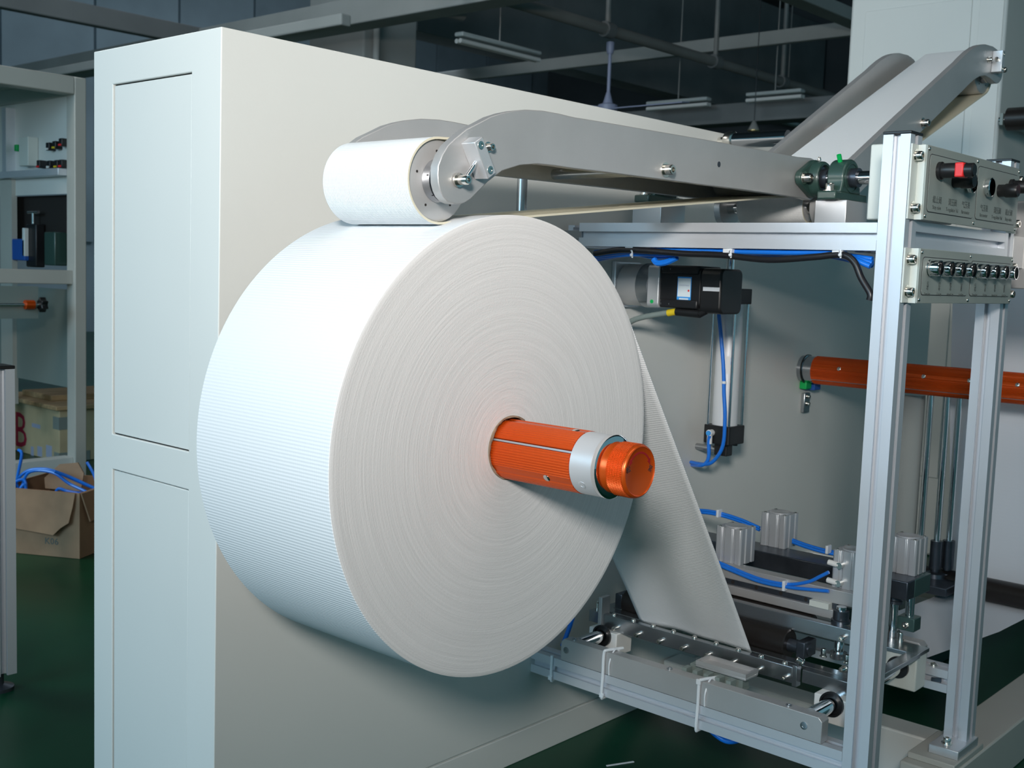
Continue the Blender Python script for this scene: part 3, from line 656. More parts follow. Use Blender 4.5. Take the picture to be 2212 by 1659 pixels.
# ------------------------------------------------------------------ aluminium frame
FX1, FX2, FY = 1.775+0.0225, 2.234+0.0225, -0.7175
e = thing('profile_frame', 'silver T-slot aluminium frame of two posts and cross rails beside the roll', 'frame')
frame = e
zt = pt(1935, 290, 0, 1.775).z
prof_z('post', FX1, FY, 0.112, zt, e); prof_z('post', FX2, FY, 0.112, zt+0.002, e)
for fx, k in ((FX1, 0), (FX2, 1)):
    q = MB(); q.box(fx-0.0235, fx+0.0235, FY-0.0235, FY+0.0235, zt+0.0005, zt+0.005); q.build('end_cap', 'black', e, bev=0.001)
zr1 = 1.117-0.0215
prof_y('top_rail', FX1, zr1, -0.082, -0.6945, e); prof_y('top_rail', FX2, zr1, -0.082, -0.6945, e)
for fx in (FX1, FX2):
    q = MB(); q.box(fx-0.014, fx+0.014, -0.0815, -0.0005, zr1-0.008, zr1+0.008); q.build('wall_connector', 'steel', e)
prof_y('low_rail', FX1, 0.2105, -0.0005, -0.6945, e); prof_y('low_rail', FX2, 0.2385, -0.0005, -0.6945, e)
for fy in (-0.66, -0.04):
    prof_x('cross_rail', fy, zr1-0.002, FX1+0.0228, FX2-0.0228, e)
prof_x('cross_rail', FY, pt(2080, 520, 1, -0.74).z, FX1+0.0228, FX2-0.0228, e)
# foot of the far post
q = MB(); q.box(2.172, 2.2785, -0.748, -0.69, 0.112, 0.130); q.build('foot_bracket', 'milled', e, bev=0.0015)
bolt(e, (2.200, -0.715, 0.130), (0, 0, 1), 0.0075, 0.010)
for fx, z in ((FX1, 0.187), (FX2, 0.2375)):
    q = MB(); q.obox((fx-0.0205, -0.672, z+0.012 if fx == FX1 else z), (0.001, 0, 0), (0, 0.010, -0.0015), (0, 0, 0.004)); q.build('slot_nut', 'darksteel', e)
# ------------------------------------------------------------------ pivot blocks with pillow bearings
def pillow(y0, y1, label, vis, tip):
    e = thing('pillow_block', label, 'bearing', group='pillow blocks of the arm pivot')
    yc = (y0+y1)/2; x = PVX; zb = 1.172
    q = MB(); q.box(x-0.045, x+0.045, y0, y1, 1.1165, zb); q.build('riser_block', 'milled', e, bev=0.001)
    q = MB(); q.box(x-0.066, x+0.066, yc-0.019, yc+0.019, zb, zb+0.016); foot = q.build('foot', 'green', e, bev=0.003)
    poly = arc(x, PVZ, 0.0345, -0.25, PI+0.25, 24)+[(x-0.042, zb+0.015), (x+0.042, zb+0.015)]
    q = MB(); q.xz(poly, yc-0.017, yc+0.017); q.build('housing', 'green', e, bev=0.003)
    q = MB(); q.lathe([(0.028, 0.0), (0.028, 0.0185), (0.0255, 0.0185), (0.025, 0.0165)], (x, yc, PVZ), (0, -1, 0), 40); q.build('seat_ring', 'green', e)
    q = MB(); q.lathe([(0.025, 0.0165), (0.018, 0.017), (0.018, 0.032), (0.0125, 0.032), (0.0125, 0.02)], (x, yc, PVZ), (0, -1, 0), 36); q.build('insert', 'darksteel', e)
    for s in (-1, 1): bolt(e, (x+s*0.053, yc, zb+0.016), (0, 0, 1), 0.0085, 0.013, 'zinc')
    a = 2.1; q = MB(); q.cyl((x+0.033*math.cos(a), yc, PVZ+0.033*math.sin(a)), (x+0.048*math.cos(a), yc, PVZ+0.048*math.sin(a)), 0.0045, 12); q.build('grease_cap', tip, e)
    return e
pillow(-0.530, -0.467, 'green pillow block with a bright green grease cap beside the aluminium post', True, 'greentip')
pillow(-0.118, -0.045, 'green pillow block on a silver riser near the cabinet wall', False, 'green')
q = MB(); q.box(PVX-0.045, PVX+0.045, -0.66, -0.03, 1.1045, 1.116); bp = q.build('bearing_beam', 'maskgrey', None, bev=0.002); tag(bp, 'flat dark bar carrying both pillow blocks between the top rails', 'bar')
# white cover box behind the near post
wb0 = pt(1873, 475, 0, 1.93); wb1 = pt(1873, 313, 0, 1.93)
q = MB(); q.box(1.925, 2.10, wb0.y, -0.69, wb0.z, wb1.z); o = q.build('encoder_box', 'boxwhite', None, bev=0.003); tag(o, 'plain white metal box at the end of the pivot shaft behind the near post', 'box')
q = MB(); q.box(1.93, 1.955, -0.692, -0.672, wb0.z+0.01, wb0.z+0.03)
# chrome guide rod on top of the cabinet
gr = pt(1577, 305, 1, -0.03)
e = thing('guide_rod', 'polished chrome guide rod reaching out from the top of the cabinet', 'rod')
q = MB(); q.cyl((gr.x, -0.04, gr.z), (gr.x, -0.183, gr.z), 0.0185, 32); q.build('rod', 'darkchrome', e)
q = MB(); q.lathe([(0.001, 0), (0.011, 0), (0.011, 0.018), (0.021, 0.02), (0.023, 0.026), (0.023, 0.04), (0.0185, 0.043)], (gr.x, -0.001, gr.z), (0, -1, 0), 28); q.build('wall_socket', 'zinc', e)
# ------------------------------------------------------------------ control boxes on the posts
PY = -0.758           # front of the panels
def control_box(label, z0, z1, x0=1.800, x1=2.232):
    e = thing('control_panel', label, 'control panel', group='pneumatic control panels on the posts')
    q = MB(); q.box(x0, x1, PY, PY+0.003, z0, z1); q.build('front_plate', 'panelgrey', e, bev=0.0008)
    q = MB(); q.box(x0, x0+0.003, PY+0.003, -0.7432, z0, z1); q.build('side_plate', 'boxwhite', e)
    q = MB(); q.box(x1-0.003, x1, PY+0.003, -0.7432, z0, z1); q.build('side_plate', 'boxwhite', e)
    for a, c in ((FX1-0.0215, x0+0.001), (x1-0.001, FX2+0.02)):
        q = MB(); q.box(a, c, -0.7435, -0.7405, z0, z1); q.build('mounting_flange', 'boxwhite', e, bev=0.0006)
    for zz in (z0+0.018, z1-0.018):
        bolt(e, (FX1-0.006, -0.7435, zz), (0, -1, 0), 0.0075, 0.010)
        bolt(e, (FX2+0.006, -0.7435, zz), (0, -1, 0), 0.0075, 0.010)
    for zz in (z0+0.006, z1-0.006):
        for xx in (x0+0.006, (x0+x1)/2, x1-0.006): dome(e, (xx, PY, zz), (0, -1, 0), 0.0032, 0.0025)
    xm = (x0+x1)/2
    pads = []
    for a, c in ((x0+0.012, xm-0.006), (xm+0.006, x1-0.010)):
        q = MB(); q.xz(rrect(a-0.0012, c+0.0012, z0+0.0128, z1-0.0128, 0.0082), PY-0.0004, PY); q.build('print_border', 'ink', e)
        q = MB(); q.xz(rrect(a, c, z0+0.014, z1-0.014, 0.007), PY-0.0009, PY-0.0003); q.build('print_plate', 'panelgrey', e)
        pads.append((a, c))
    return e, pads
zu0, zu1 = pt(1985, 473, 1, PY).z, pt(1990, 308, 1, PY).z
cb, pads = control_box('upper grey control panel with black valves, a red button and round gauges', zu0, zu1)
UX, UZ, UY = (1, 0, 0), (0, 0, 1), PY-0.0011
zv = zu0+(zu1-zu0)*0.60; hz = zu1-zu0
def gauge(e, x, z, r=0.0165):
    q = MB(); q.lathe([(0.001, 0), (r*0.8, 0), (r*0.8, 0.004), (r, 0.006), (r, 0.012), (r*0.88, 0.013), (r*0.86, 0.010)], (x, PY, z), (0, -1, 0), 32); g = q.build('gauge', 'chrome', e)
    q = MB(); q.lathe([(0.001, 0), (r*0.86, 0)], (x, PY-0.010, z), (0, -1, 0), 28); q.build('gauge_glass', 'blackmet', g)
def valve(e, x, z, L=0.056):
    q = MB(); q.lathe([(0.001, 0), (0.0145, 0), (0.0145, 0.006), (0.012, 0.008), (0.012, 0.026), (0.011, 0.028), (0.011, L), (0.009, L+0.002), (0.001, L+0.002)], (x, PY, z), (0, -1, 0), 28); v = q.build('hand_valve', 'black', e)
    q = MB(); q.box(x-0.0125, x+0.0125, PY-0.030, PY-0.044, z-0.0115, z+0.0115); q.build('slide_button', 'red', v, bev=0.002, label='red slide button')
def regulator(e, x, z):
    q = MB(); q.lathe([(0.001, 0), (0.011, 0), (0.011, 0.012), (0.0125, 0.014), (0.0125, 0.032), (0.011, 0.035), (0.001, 0.035)], (x, PY, z), (0, -1, 0), 28); q.build('regulator_knob', 'black', e)
wd = [0.19, 0.52, 0.82]
for gi, (a, c) in enumerate(pads):
    xs = [a+(c-a)*t for t in (wd)]
    order = ['v', 'r', 'g'] if gi == 0 else ['g', 'r', 'v']
    names = [('截止阀', 'Stop valve'), ('调压阀', 'T-regulator Val'), ('气压表', 'Barometer')]
    if gi: names = names[::-1]
    for x, k, (cn, en) in zip(xs, order, names):
        if k == 'v': valve(cb, x, zv+0.010)
        elif k == 'r': regulator(cb, x, zv-0.001)
        else: gauge(cb, x, zv)
        text(cn, 'lettering', 'inkgrey', cb, (x, UY, zu0+hz*0.285), UX, UZ, 0.0125)
        text(en, 'lettering', 'inkgrey', cb, (x, UY, zu0+hz*0.185), UX, UZ, 0.0085)
zl0, zl1 = pt(1968, 655, 1, PY).z, pt(1975, 535, 1, PY).z
cb2, pads2 = control_box('lower grey control panel with a row of eight chrome push buttons', zl0, zl1)
hz = zl1-zl0; zb_ = zl0+hz*0.655
cn4 = [('压布', 'Press key'), ('切布', 'Cut key'), ('吸布', 'Adsorb key'), ('对接', 'Joint key')]
for a, c in pads2:
    for i, (cn, en) in enumerate(cn4):
        x = a+(c-a)*(0.12+0.245*i)
        q = MB(); q.lathe([(0.001, 0), (0.0136, 0), (0.0136, 0.003), (0.0128, 0.004), (0.0128, 0.0195), (0.0122, 0.021), (0.0108, 0.021), (0.0104, 0.012), (0.001, 0.012)], (x, PY, zb_), (0, -1, 0), 32); g = q.build('push_button', 'chrome', cb2)
        q = MB(); q.lathe([(0.001, 0), (0.0104, 0), (0.009, 0.002), (0.001, 0.0025)], (x, PY-0.0122, zb_), (0, -1, 0), 28); q.build('button_face', 'dark', g)
        text(cn[0]+'\n'+cn[1], 'lettering', 'inkgrey', cb2, (x, UY, zl0+hz*0.315), UX, UZ, 0.0085, space=0.75)
        text(en, 'lettering', 'inkgrey', cb2, (x, UY, zl0+hz*0.175), UX, UZ, 0.0062)
# ------------------------------------------------------------------ servo motor with gearbox on the wall
MX, MZ = 2.04, 0.999
e = thing('servo_motor', 'black servo motor with silver gearbox sticking out of the wall below the arm', 'motor')
def my(px): return pt(px, 617, 0, MX-0.045).y
q = MB(); q.box(MX-0.046, MX+0.046, -0.001, -0.012, MZ-0.05, MZ+0.05); q.build('wall_flange', 'milled', e, bev=0.002)
y1, y2, y3, y4, y5, y6 = my(1372), my(1398), my(1423), my(1510), my(1556), 0
q = MB(); q.lathe([(0.001, 0), (0.041, 0), (0.045, 0.004), (0.045, abs(y1)-0.012)], (MX, -0.012, MZ), (0, -1, 0), 44); q.build('gearbox_neck', 'brush', e)
q = MB(); q.lathe([(0.046, 0), (0.0475, 0.001), (0.0475, abs(y2-y1)), (0.046, abs(y2-y1))], (MX, y1, MZ), (0, -1, 0), 44); q.build('gear_ring', 'steel', e)
q = MB(); q.xz(rrect(MX-0.045, MX+0.045, MZ-0.045, MZ+0.045, 0.010), y2, y3); q.build('gearbox_flange', 'milled', e, bev=0.002)
q = MB(); q.xz(rrect(MX-0.040, MX+0.040, MZ-0.040, MZ+0.040, 0.010), y3, y4); q.build('motor_body', 'blackmet', e, bev=0.0015)
for s in (-1, 1):
    q = MB(); q.box(MX-0.043, MX+0.043, y3-0.002, y4+0.004, MZ+s*0.026, MZ+s*0.044); q.build('motor_rib', 'blackmet', e, bev=0.003)
    for k in (0, 1): bolt(e, (MX-0.035, y3-0.006-0.02*k, MZ+s*0.036), (-1, -0.4, 0), 0.004, 0.006, 'steel')
q = MB(); q.xz(rrect(MX-0.042, MX+0.042, MZ-0.052, MZ+0.040, 0.014), y4, y5); q.build('encoder_cap', 'black', e, bev=0.004)
q = MB(); q.box(MX-0.0425, MX-0.0422, y4-0.008, y5+0.003, MZ-0.006, MZ+0.002); q.build('cap_strip', 'tie', e)
ya, yb2 = pt(1463, 620, 0, MX-0.041).y, pt(1493, 620, 0, MX-0.041).y
za, zb2 = pt(1478, 598, 0, MX-0.041).z, pt(1478, 650, 0, MX-0.041).z
st = MB().box(MX-0.0408, MX-0.0403, ya, yb2, zb2, za).build('sticker', 'styblue', e, smooth=False, label='blue and white motor sticker')
hs = za-zb2; wsd = ya-yb2
MB().box(MX-0.0411, MX-0.0407, ya-0.0015, yb2+0.0015, zb2+hs*0.17, za-hs*0.06).build('sticker_field', 'stylabel', st, smooth=False)
for zz in (0.66, 0.62): MB().box(MX-0.0414, MX-0.0410, ya-wsd*0.15, yb2+wsd*0.15, zb2+hs*zz, zb2+hs*(zz+0.012)).build('sticker_line', 'stygrey', st, smooth=False)
MB().cyl((MX-0.0414, yb2+wsd*0.17, zb2+hs*0.43), (MX-0.041, yb2+wsd*0.17, zb2+hs*0.43), 0.0022, 10).build('sticker_dot', 'red', st)
MB().box(MX-0.0411, MX-0.0407, ya-wsd*0.17, yb2+wsd*0.17, zb2+hs*0.05, zb2+hs*0.11).build('sticker_caption', 'stylabel', st, smooth=False)
ld = pt(1408, 647, 0, MX-0.046); MB().cyl((MX-0.0465, y2-0.014, MZ-0.033), (MX-0.045, y2-0.014, MZ-0.033), 0.004, 12).build('green_mark', 'greentip', e)
# connector and grey cable under the motor
e2 = thing('motor_cable', 'grey braided motor cable with a black plug and yellow tag under the motor', 'cable')
c1, c2, c3, c4 = [pt(x, y, 0, MX-0.03) for x, y in ((1372, 690), (1440, 676), (1462, 673), (1512, 678))]
MB().tube([(c1.x+0.02, -0.002, c1.z-0.03), c1, c2, c3], 0.0062, 10).build('braid', 'maskgrey', e2)
MB().cyl(c3, c4, 0.009, 14).build('plug', 'black', e2); MB().cyl(c2+Vector((0, -0.004, 0)), c3, 0.0075, 12).build('tag', 'yellow', e2)
MB().cyl(c4, (c4.x, y4-0.01, MZ-0.046), 0.008, 12).build('plug_elbow', 'black', e2)
# ------------------------------------------------------------------ air cylinder on the wall
ACX, ACY = 2.37, -0.075; hs = 0.036
zc = lambda py: pt(1550, py, 0, ACX-hs).z
z_b0, z_b1, z_t0, z_t1 = zc(960), zc(920), zc(655), zc(622)
e = thing('air_cylinder', 'tall silver air cylinder with black end caps mounted upright on the wall', 'air cylinder')
MB().cyl((ACX, ACY, z_b1), (ACX, ACY, z_t0), 0.030, 40).build('barrel', 'barrel', e)
MB().xy([(x+ACX, y+ACY) for x, y in rrect(-hs, hs, -hs, hs, 0.006)], z_b0, z_b1).build('lower_cap', 'black', e, bev=0.002)
MB().xy([(x+ACX, y+ACY) for x, y in rrect(-hs, hs, -hs, hs, 0.006)], z_t0, z_t1).build('upper_cap', 'black', e, bev=0.002)
MB().xy([(x+ACX, y+ACY) for x, y in rrect(-0.014, 0.014, -0.018, 0.018, 0.004)], z_b0-0.03, z_b0).build('clevis', 'black', e, bev=0.002)
MB().cyl((ACX, ACY+0.0, z_b0-0.018), (ACX, -0.0005, z_b0-0.018), 0.008, 16).build('clevis_pin', 'steel', e)
MB().cyl((ACX-0.012, ACY, z_t1), (ACX-0.012, ACY, 1.18), 0.010, 20).build('piston_rod', 'chrome', e)
MB().box(ACX-0.05, ACX-0.01, ACY-0.02, ACY+0.02, z_t1-0.001, z_t1+0.015).build('rod_bracket', 'black', e)
for a in (-1, 1):
    for c in (-1, 1): MB().cyl((ACX+a*0.029, ACY+c*0.029, z_b1-0.002), (ACX+a*0.029, ACY+c*0.029, z_t0+0.002), 0.0035, 10).build('tie_bar', 'chrome', e)
lab = MB(); zz0, zz1 = zc(806), zc(768)
for i in range(7):
    a = math.radians(196+i*6); 
    for z in (zz0, zz1): lab.v.append((ACX+0.0304*math.cos(a), ACY+0.0304*math.sin(a), z))
lab.f = [(2*i, 2*i+1, 2*i+3, 2*i+2) for i in range(6)]; lb_ = lab.build('maker_label', 'whitepl', e)
lab = MB()
for i in range(3):
    a = math.radians(222+i*4)
    for z in (zz0+(zz1-zz0)*0.5, zz1-0.003): lab.v.append((ACX+0.0306*math.cos(a), ACY+0.0306*math.sin(a), z))
lab.f = [(2*i, 2*i+1, 2*i+3, 2*i+2) for i in range(2)]; lab.build('label_mark', 'styblue', lb_)
xf = ACX-hs
fit = pt(1535, 935, 0, xf-0.006); MB().cyl((xf, fit.y, fit.z), (xf-0.014, fit.y, fit.z), 0.008, 14).build('fitting', 'whitepl', e)
MB().cyl((xf-0.014, fit.y, fit.z), (xf-0.017, fit.y, fit.z), 0.006, 14).build('fitting_button', 'styblue', e)
MB().cyl((xf-0.009, fit.y, fit.z), (xf-0.009, fit.y, fit.z-0.026), 0.0065, 14).build('fitting_sleeve', 'whitepl', e)
MB().cyl((ACX+0.02, ACY-0.02, z_b0-0.006), (ACX+0.02, ACY-0.02, z_b0+0.001), 0.006, 10).build('cap_screw', 'black', e)
def hose(label, pxs, ax, v, r=0.0045, name='air_hose', m='blue', extra=None, start=None, end=None, cat='hose', group='blue air hoses'):
    p = [pt(x, y, ax, v) if not isinstance(v, (list, tuple)) else pt(x, y, ax, v[i]) for i, (x, y) in enumerate(pxs)]
    if start: p = [Vector(start)]+p
    if end: p = p+[Vector(end)]
    o = MB().tube(p, r, 10).build(name, m, None)
    return tag(o, label, cat, group)
xh = ACX-hs-0.012
hose('blue air hose running down the front of the wall cylinder', [(1552, 672), (1558, 730), (1563, 800), (1564, 850), (1566, 900), (1562, 960), (1545, 992), (1525, 1003)], 0, xh, end=(xh+0.02, -0.004, pt(1512, 1005, 0, xh).z))
hose('short blue air hose looping from the lower cylinder fitting', [(1533, 941), (1531, 955), (1531, 985), (1525, 1000), (1512, 1006)], 0, xh, end=(xh+0.03, -0.001, pt(1508, 1012, 0, xh).z))
tg = pt(1564, 826, 0, xh); o = MB().cyl((tg.x, tg.y, tg.z-0.003), (tg.x, tg.y, tg.z+0.003), 0.0055, 12).build('cable_tie', 'tie', None); tag(o, 'tiny white cable tie round the hose on the wall cylinder', 'cable tie')
# sensor on the wall by the far shaft
sp = pt(1757, 833, 1, -0.02)
e = thing('wall_sensor', 'small sensor block with blue and green fittings under the far orange shaft', 'sensor')
MB().box(sp.x-0.012, sp.x+0.025, -0.03, -0.001, sp.z-0.012, sp.z+0.012).build('sensor_body', 'bluepart', e, bev=0.002)
MB().box(sp.x-0.045, sp.x-0.014, -0.022, -0.001, sp.z-0.008, sp.z+0.012).build('green_block', 'greentip', e, bev=0.002)
MB().box(sp.x-0.030, sp.x+0.002, -0.012, -0.001, sp.z-0.075, sp.z-0.02).build('mount_plate', 'steel', e, bev=0.002)
for z in (0.03, 0.05): bolt(e, (sp.x-0.014, -0.012, sp.z-z), (0, -1, 0), 0.005, 0.006)
# ------------------------------------------------------------------ hoses and cable along the top rail
def yrail(pxs, x): return [pt(a, b_, 0, x) for a, b_ in pxs]
xr = 1.80
hb = [[(1285, 553), (1370, 542), (1450, 541), (1560, 538), (1700, 538), (1800, 545), (1880, 575)],
      [(1285, 556), (1370, 549), (1460, 549), (1570, 546), (1690, 546), (1810, 552), (1885, 568)],
      [(1285, 545), (1400, 538), (1560, 541), (1680, 551), (1780, 545), (1885, 560)],
      [(1290, 560), (1365, 549), (1420, 555), (1520, 545), (1640, 549), (1760, 541), (1885, 573)]]
for i, q in enumerate(hb):
    pp = [Vector((p_.x, max(p_.y, -0.69), min(p_.z, zr1-0.0225-0.0052))) for p_ in yrail(q, xr-0.012+0.008*i)]; o = MB().tube(pp, 0.0048, 10).build('air_hose', 'blue', None)
    tag(o, 'blue air hose bundled along the underside of the top rail', 'hose', 'blue air hoses under the top rail')
o = MB().tube([Vector((p_.x, max(p_.y, -0.6885), min(p_.z, zr1-0.0225-0.0064))) for p_ in yrail([(1285, 548), (1340, 540), (1400, 542), (1480, 548), (1560, 551), (1660, 561), (1760, 555), (1818, 550), (1845, 566), (1860, 600), (1885, 634), (1910, 650)], xr-0.022)], 0.0058, 10).build('black_cable', 'cable', None)
tag(o, 'thick black cable sagging under the top rail and curving down at the near post', 'cable')
o = MB().tube(yrail([(1412, 560), (1420, 568), (1440, 566), (1462, 556)], xr), 0.006, 8).build('air_hose', 'blue', None); tag(o, 'blue hose dropping in a short loop under the top rail above the motor', 'hose')
for px in (1362, 1575, 1812):
    a = pt(px, 530, 0, xr-0.02); e = thing('cable_clip', 'small white cable clip with a tie under the top rail', 'cable clip', group='cable clips under the top rail')
    MB().box(a.x-0.006, a.x+0.014, a.y-0.009, a.y+0.009, zr1-0.0225-0.008, zr1-0.0228).build('clip_base', 'tie', e, bev=0.001)
    c = pt(px+4, 552, 0, xr-0.03); MB().tube([(a.x, a.y, zr1-0.030), (a.x-0.012, c.y, c.z+0.008), (a.x-0.01, c.y, c.z-0.004)], 0.0016, 6).build('tie_tail', 'tie', e)
    dome(e, (a.x-0.012, c.y, c.z+0.001), (-1, 0, 0), 0.0032, 0.004, 'tie', 'tie_head')
# ------------------------------------------------------------------ lower bar on the low rail, ties
e = thing('rod_bar', 'flat grey aluminium bar bolted along the low front rail, carrying two rods', 'bar')
MB().yz([(-0.079, 0.2336), (-0.655, 0.2336), (-0.655, 0.272), (-0.648, 0.279), (-0.086, 0.279), (-0.079, 0.272)], 1.7752, 1.800).build('bar', 'brush', e, bev=0.001)
for y in (-0.093, -0.622): bolt(e, (1.7752, y, 0.257), (-1, 0, 0), 0.0068, 0.0012, 'steel', washer=False)
for y in (-0.335, -0.585, -0.105): bolt(e, (1.7876, y, 0.279), (0, 0, 1), 0.0055, 0.002, 'steel', washer=False)
RODS = (-0.105, -0.622)
for y, nm in zip(RODS, ('near the cabinet wall', 'beside the near post')):
    o = MB().cyl((1.8004, y, 0.268), (2.2335, y, 0.268), 0.0135, 24).build('slide_rod', 'chrome', None); tag(o, 'chrome slide rod %s, held by the flat bar' % nm, 'rod', 'chrome slide rods')
e = thing('rod_bar', 'flat grey aluminium bar bolted along the low rear rail', 'bar')
MB().yz([(-0.079, 0.2616), (-0.640, 0.2616), (-0.640, 0.295), (-0.632, 0.303), (-0.086, 0.303), (-0.079, 0.295)], 2.2342, 2.262).build('bar', 'brush', e, bev=0.001)
bolt(e, (2.248, -0.66, 0.261), (0, 0, 1), 0.006, 0.004, 'zinc')
for px in (1190, 1302, 1507):
    y = pt(px, {1190: 1440, 1302: 1450, 1507: 1520}[px], 0, 1.77).y; zt_ = 0.238 if px == 1190 else 0.2815
    e = thing('nylon_tie', {1190: 'short white nylon tie on the low front rail right beside the big roll', 1302: 'long white nylon tie round low rail and flat bar, nearest the cabinet wall', 1507: 'long white nylon tie round low rail and flat bar, by the slotted tray'}[px], 'cable tie', group='nylon ties on the low front rail')
    x0, x1, zb0 = 1.7725, 1.8225, 0.1855
    if px == 1190: pts_ = [(x0, y, zt_), (x0, y, zb0+0.002), (x0+0.01, y, zb0)]
    else: pts_ = [(x1-0.01, y-0.016, zt_), (x0+0.004, y-0.004, zt_+0.001), (x0-0.001, y, zt_-0.006), (x0-0.002, y, 0.235), (x0-0.002, y+0.001, zb0+0.004), (x0+0.008, y+0.001, zb0-0.001), (x1, y, zb0-0.001)]
    MB().tube(pts_, 0.0031, 8, 5).build('strap', 'tie', e)
    MB().box(x0-0.005, x0, y-0.004, y+0.005, (zb0+0.001) if px != 1507 else zt_-0.008, (zb0+0.010) if px != 1507 else zt_+0.002).build('tie_head', 'tie', e, bev=0.001)
    if px != 1190: MB().tube([(x1, y-0.02, zt_-0.03), (x0+0.02, y-0.014, zt_+0.002), (x0+0.001, y-0.013, zt_-0.02), (x0+0.002, y-0.012, 0.2345)], 0.0016, 6).build('strap_tail', 'tie', e)
# ------------------------------------------------------------------ splice carriage
C = thing('splice_carriage', 'steel splicing carriage of bars, black rollers and guide pillars riding on the rods', 'machine part')
for y in RODS:
    s = 1 if y > -0.3 else -1
    q = MB().box(1.880, 1.935, y-0.036, y+0.036, 0.230, 0.2788).build('bearing_block', 'whitepl', C, bev=0.002)
    b = MB(); b.lathe([(0.0225, 0.0), (0.0225, 0.006), (0.0190, 0.006), (0.0190, 0.001), (0.0137, 0.001)], (1.880, y, 0.268), (-1, 0, 0), 36); b.build('bush', 'black', q)
    q = MB().box(2.165, 2.215, y-0.036, y+0.036, 0.225, 0.2955).build('bearing_block', 'boxwhite', C, bev=0.003)
    b = MB(); b.lathe([(0.0215, 0.0), (0.0215, 0.006), (0.0137, 0.006)], (2.165, y, 0.268), (-1, 0, 0), 30); b.build('bush', 'black', q)
MB().box(1.932, 1.958, -0.045, -0.660, 0.2957, 0.304).build('base_bar', 'steel', C, bev=0.001)
for y0_, y1_ in ((-0.045, -0.085), (-0.5455, -0.660)): MB().box(1.909, 1.9315, y0_, y1_, 0.2790, 0.304).build('base_bar', 'steel', C, bev=0.001)
MB().box(2.16, 2.22, -0.045, -0.660, 0.2957, 0.304).build('base_bar', 'steel', C, bev=0.001)
for y in (-0.060, -0.650): MB().box(1.94, 2.17, y-0.012, y+0.012, 0.2945, 0.3035).build('side_bar', 'steel', C, bev=0.001)
sb = MB().box(1.893, 1.908, -0.095, -0.534, 0.278, 0.309).build('clamp_bar', 'steel', C, bev=0.001)
for k in range(9): dome(sb, (1.900, -0.118-k*0.0495, 0.309), (0, 0, 1), 0.0055, 0.006, 'brass' if False else 'zinc')
for k in range(8): bolt(sb, (1.893, -0.130-k*0.0560, 0.2885-0.001), (-1, 0, 0), 0.0048, 0.011, 'zinc', washer=False)
for y in (-0.0905, -0.5395): MB().box(*((1.886, 1.915) if y > -0.3 else (1.890, 1.9085)), y-0.0045, y+0.0045, 0.262 if y > -0.3 else 0.274, 0.345 if y > -0.3 else 0.314).build('end_bracket', 'brush' if y > -0.3 else 'steel', C, bev=0.001)
bolt(C, (1.900, -0.549, 0.320), (-0.5, 0.6, 0.5), 0.0052, 0.012, 'zinc'); dome(C, (1.925, -0.055, 0.304), (0, 0, 1), 0.004, 0.018, 'zinc')
for y in (-0.075, -0.625): bolt(C, (1.915, y, 0.325), (-1, 0.2, 0), 0.005, 0.01, 'zinc')
def roller(x, z, y0, y1, r, nm='pinch_roller'):
    q = MB(); q.lathe([(0.001, 0), (r-0.002, 0), (r, 0.002), (r, abs(y1-y0)-0.002), (r-0.002, abs(y1-y0)), (0.001, abs(y1-y0))], (x, y0, z), (0, -1, 0), 40); o = q.build(nm, 'rubber', C)
    MB().cyl((x, y0+0.02, z), (x, y1-0.045, z), r*0.45, 20).build('journal', 'darksteel', o)
roller(1.985, 0.318, -0.092, -0.478, 0.029); roller(2.035, 0.352, -0.10, -0.50, 0.020)
for y in (-0.082, -0.512): MB().box(1.962, 2.01, y-0.009, y+0.009, 0.304, 0.336).build('roller_bearing', 'darksteel', C, bev=0.002)
MB().box(1.990, 2.008, -0.115, -0.598, 0.346, 0.374).build('lower_beam', 'steel', C, bev=0.001)
bolt(C, (1.990, -0.584, 0.357), (-1, 0, 0), 0.0055, 0.013, 'zinc', washer=False)
fb = MB().box(2.028, 2.05, -0.10, -0.545, 0.374, 0.392).build('cutter_beam', 'brush', C, bev=0.001)
fb2 = MB().box(2.035, 2.065, -0.10, -0.615, 0.4035, 0.4305).build('cylinder_beam', 'brush', C, bev=0.001)
MB().box(2.037, 2.06, -0.11, -0.545, 0.392, 0.4035).build('blade_carrier', 'darksteel', C)
for k in range(7):
    MB().cyl((2.0365, -0.15-0.055*k, 0.398), (2.038, -0.15-0.055*k, 0.398), 0.004, 10).build('blade_screw', 'dark', C)
MB().box(2.022, 2.04, -0.495, -0.535, 0.392, 0.4035).build('stop_pad', 'boxwhite', C)
MB().box(2.20, 2.275, -0.10, -0.615, 0.392, 0.4305).build('rear_beam', 'darksteel', C, bev=0.002)
MB().box(2.13, 2.15, -0.10, -0.60, 0.372, 0.386).build('rear_cutter_beam', 'brush', C, bev=0.001)
for k in range(6): MB().cyl((2.14, -0.2-0.06*k, 0.3858), (2.14, -0.2-0.06*k, 0.3866), 0.005, 10).build('blade_screw', 'dark', C)
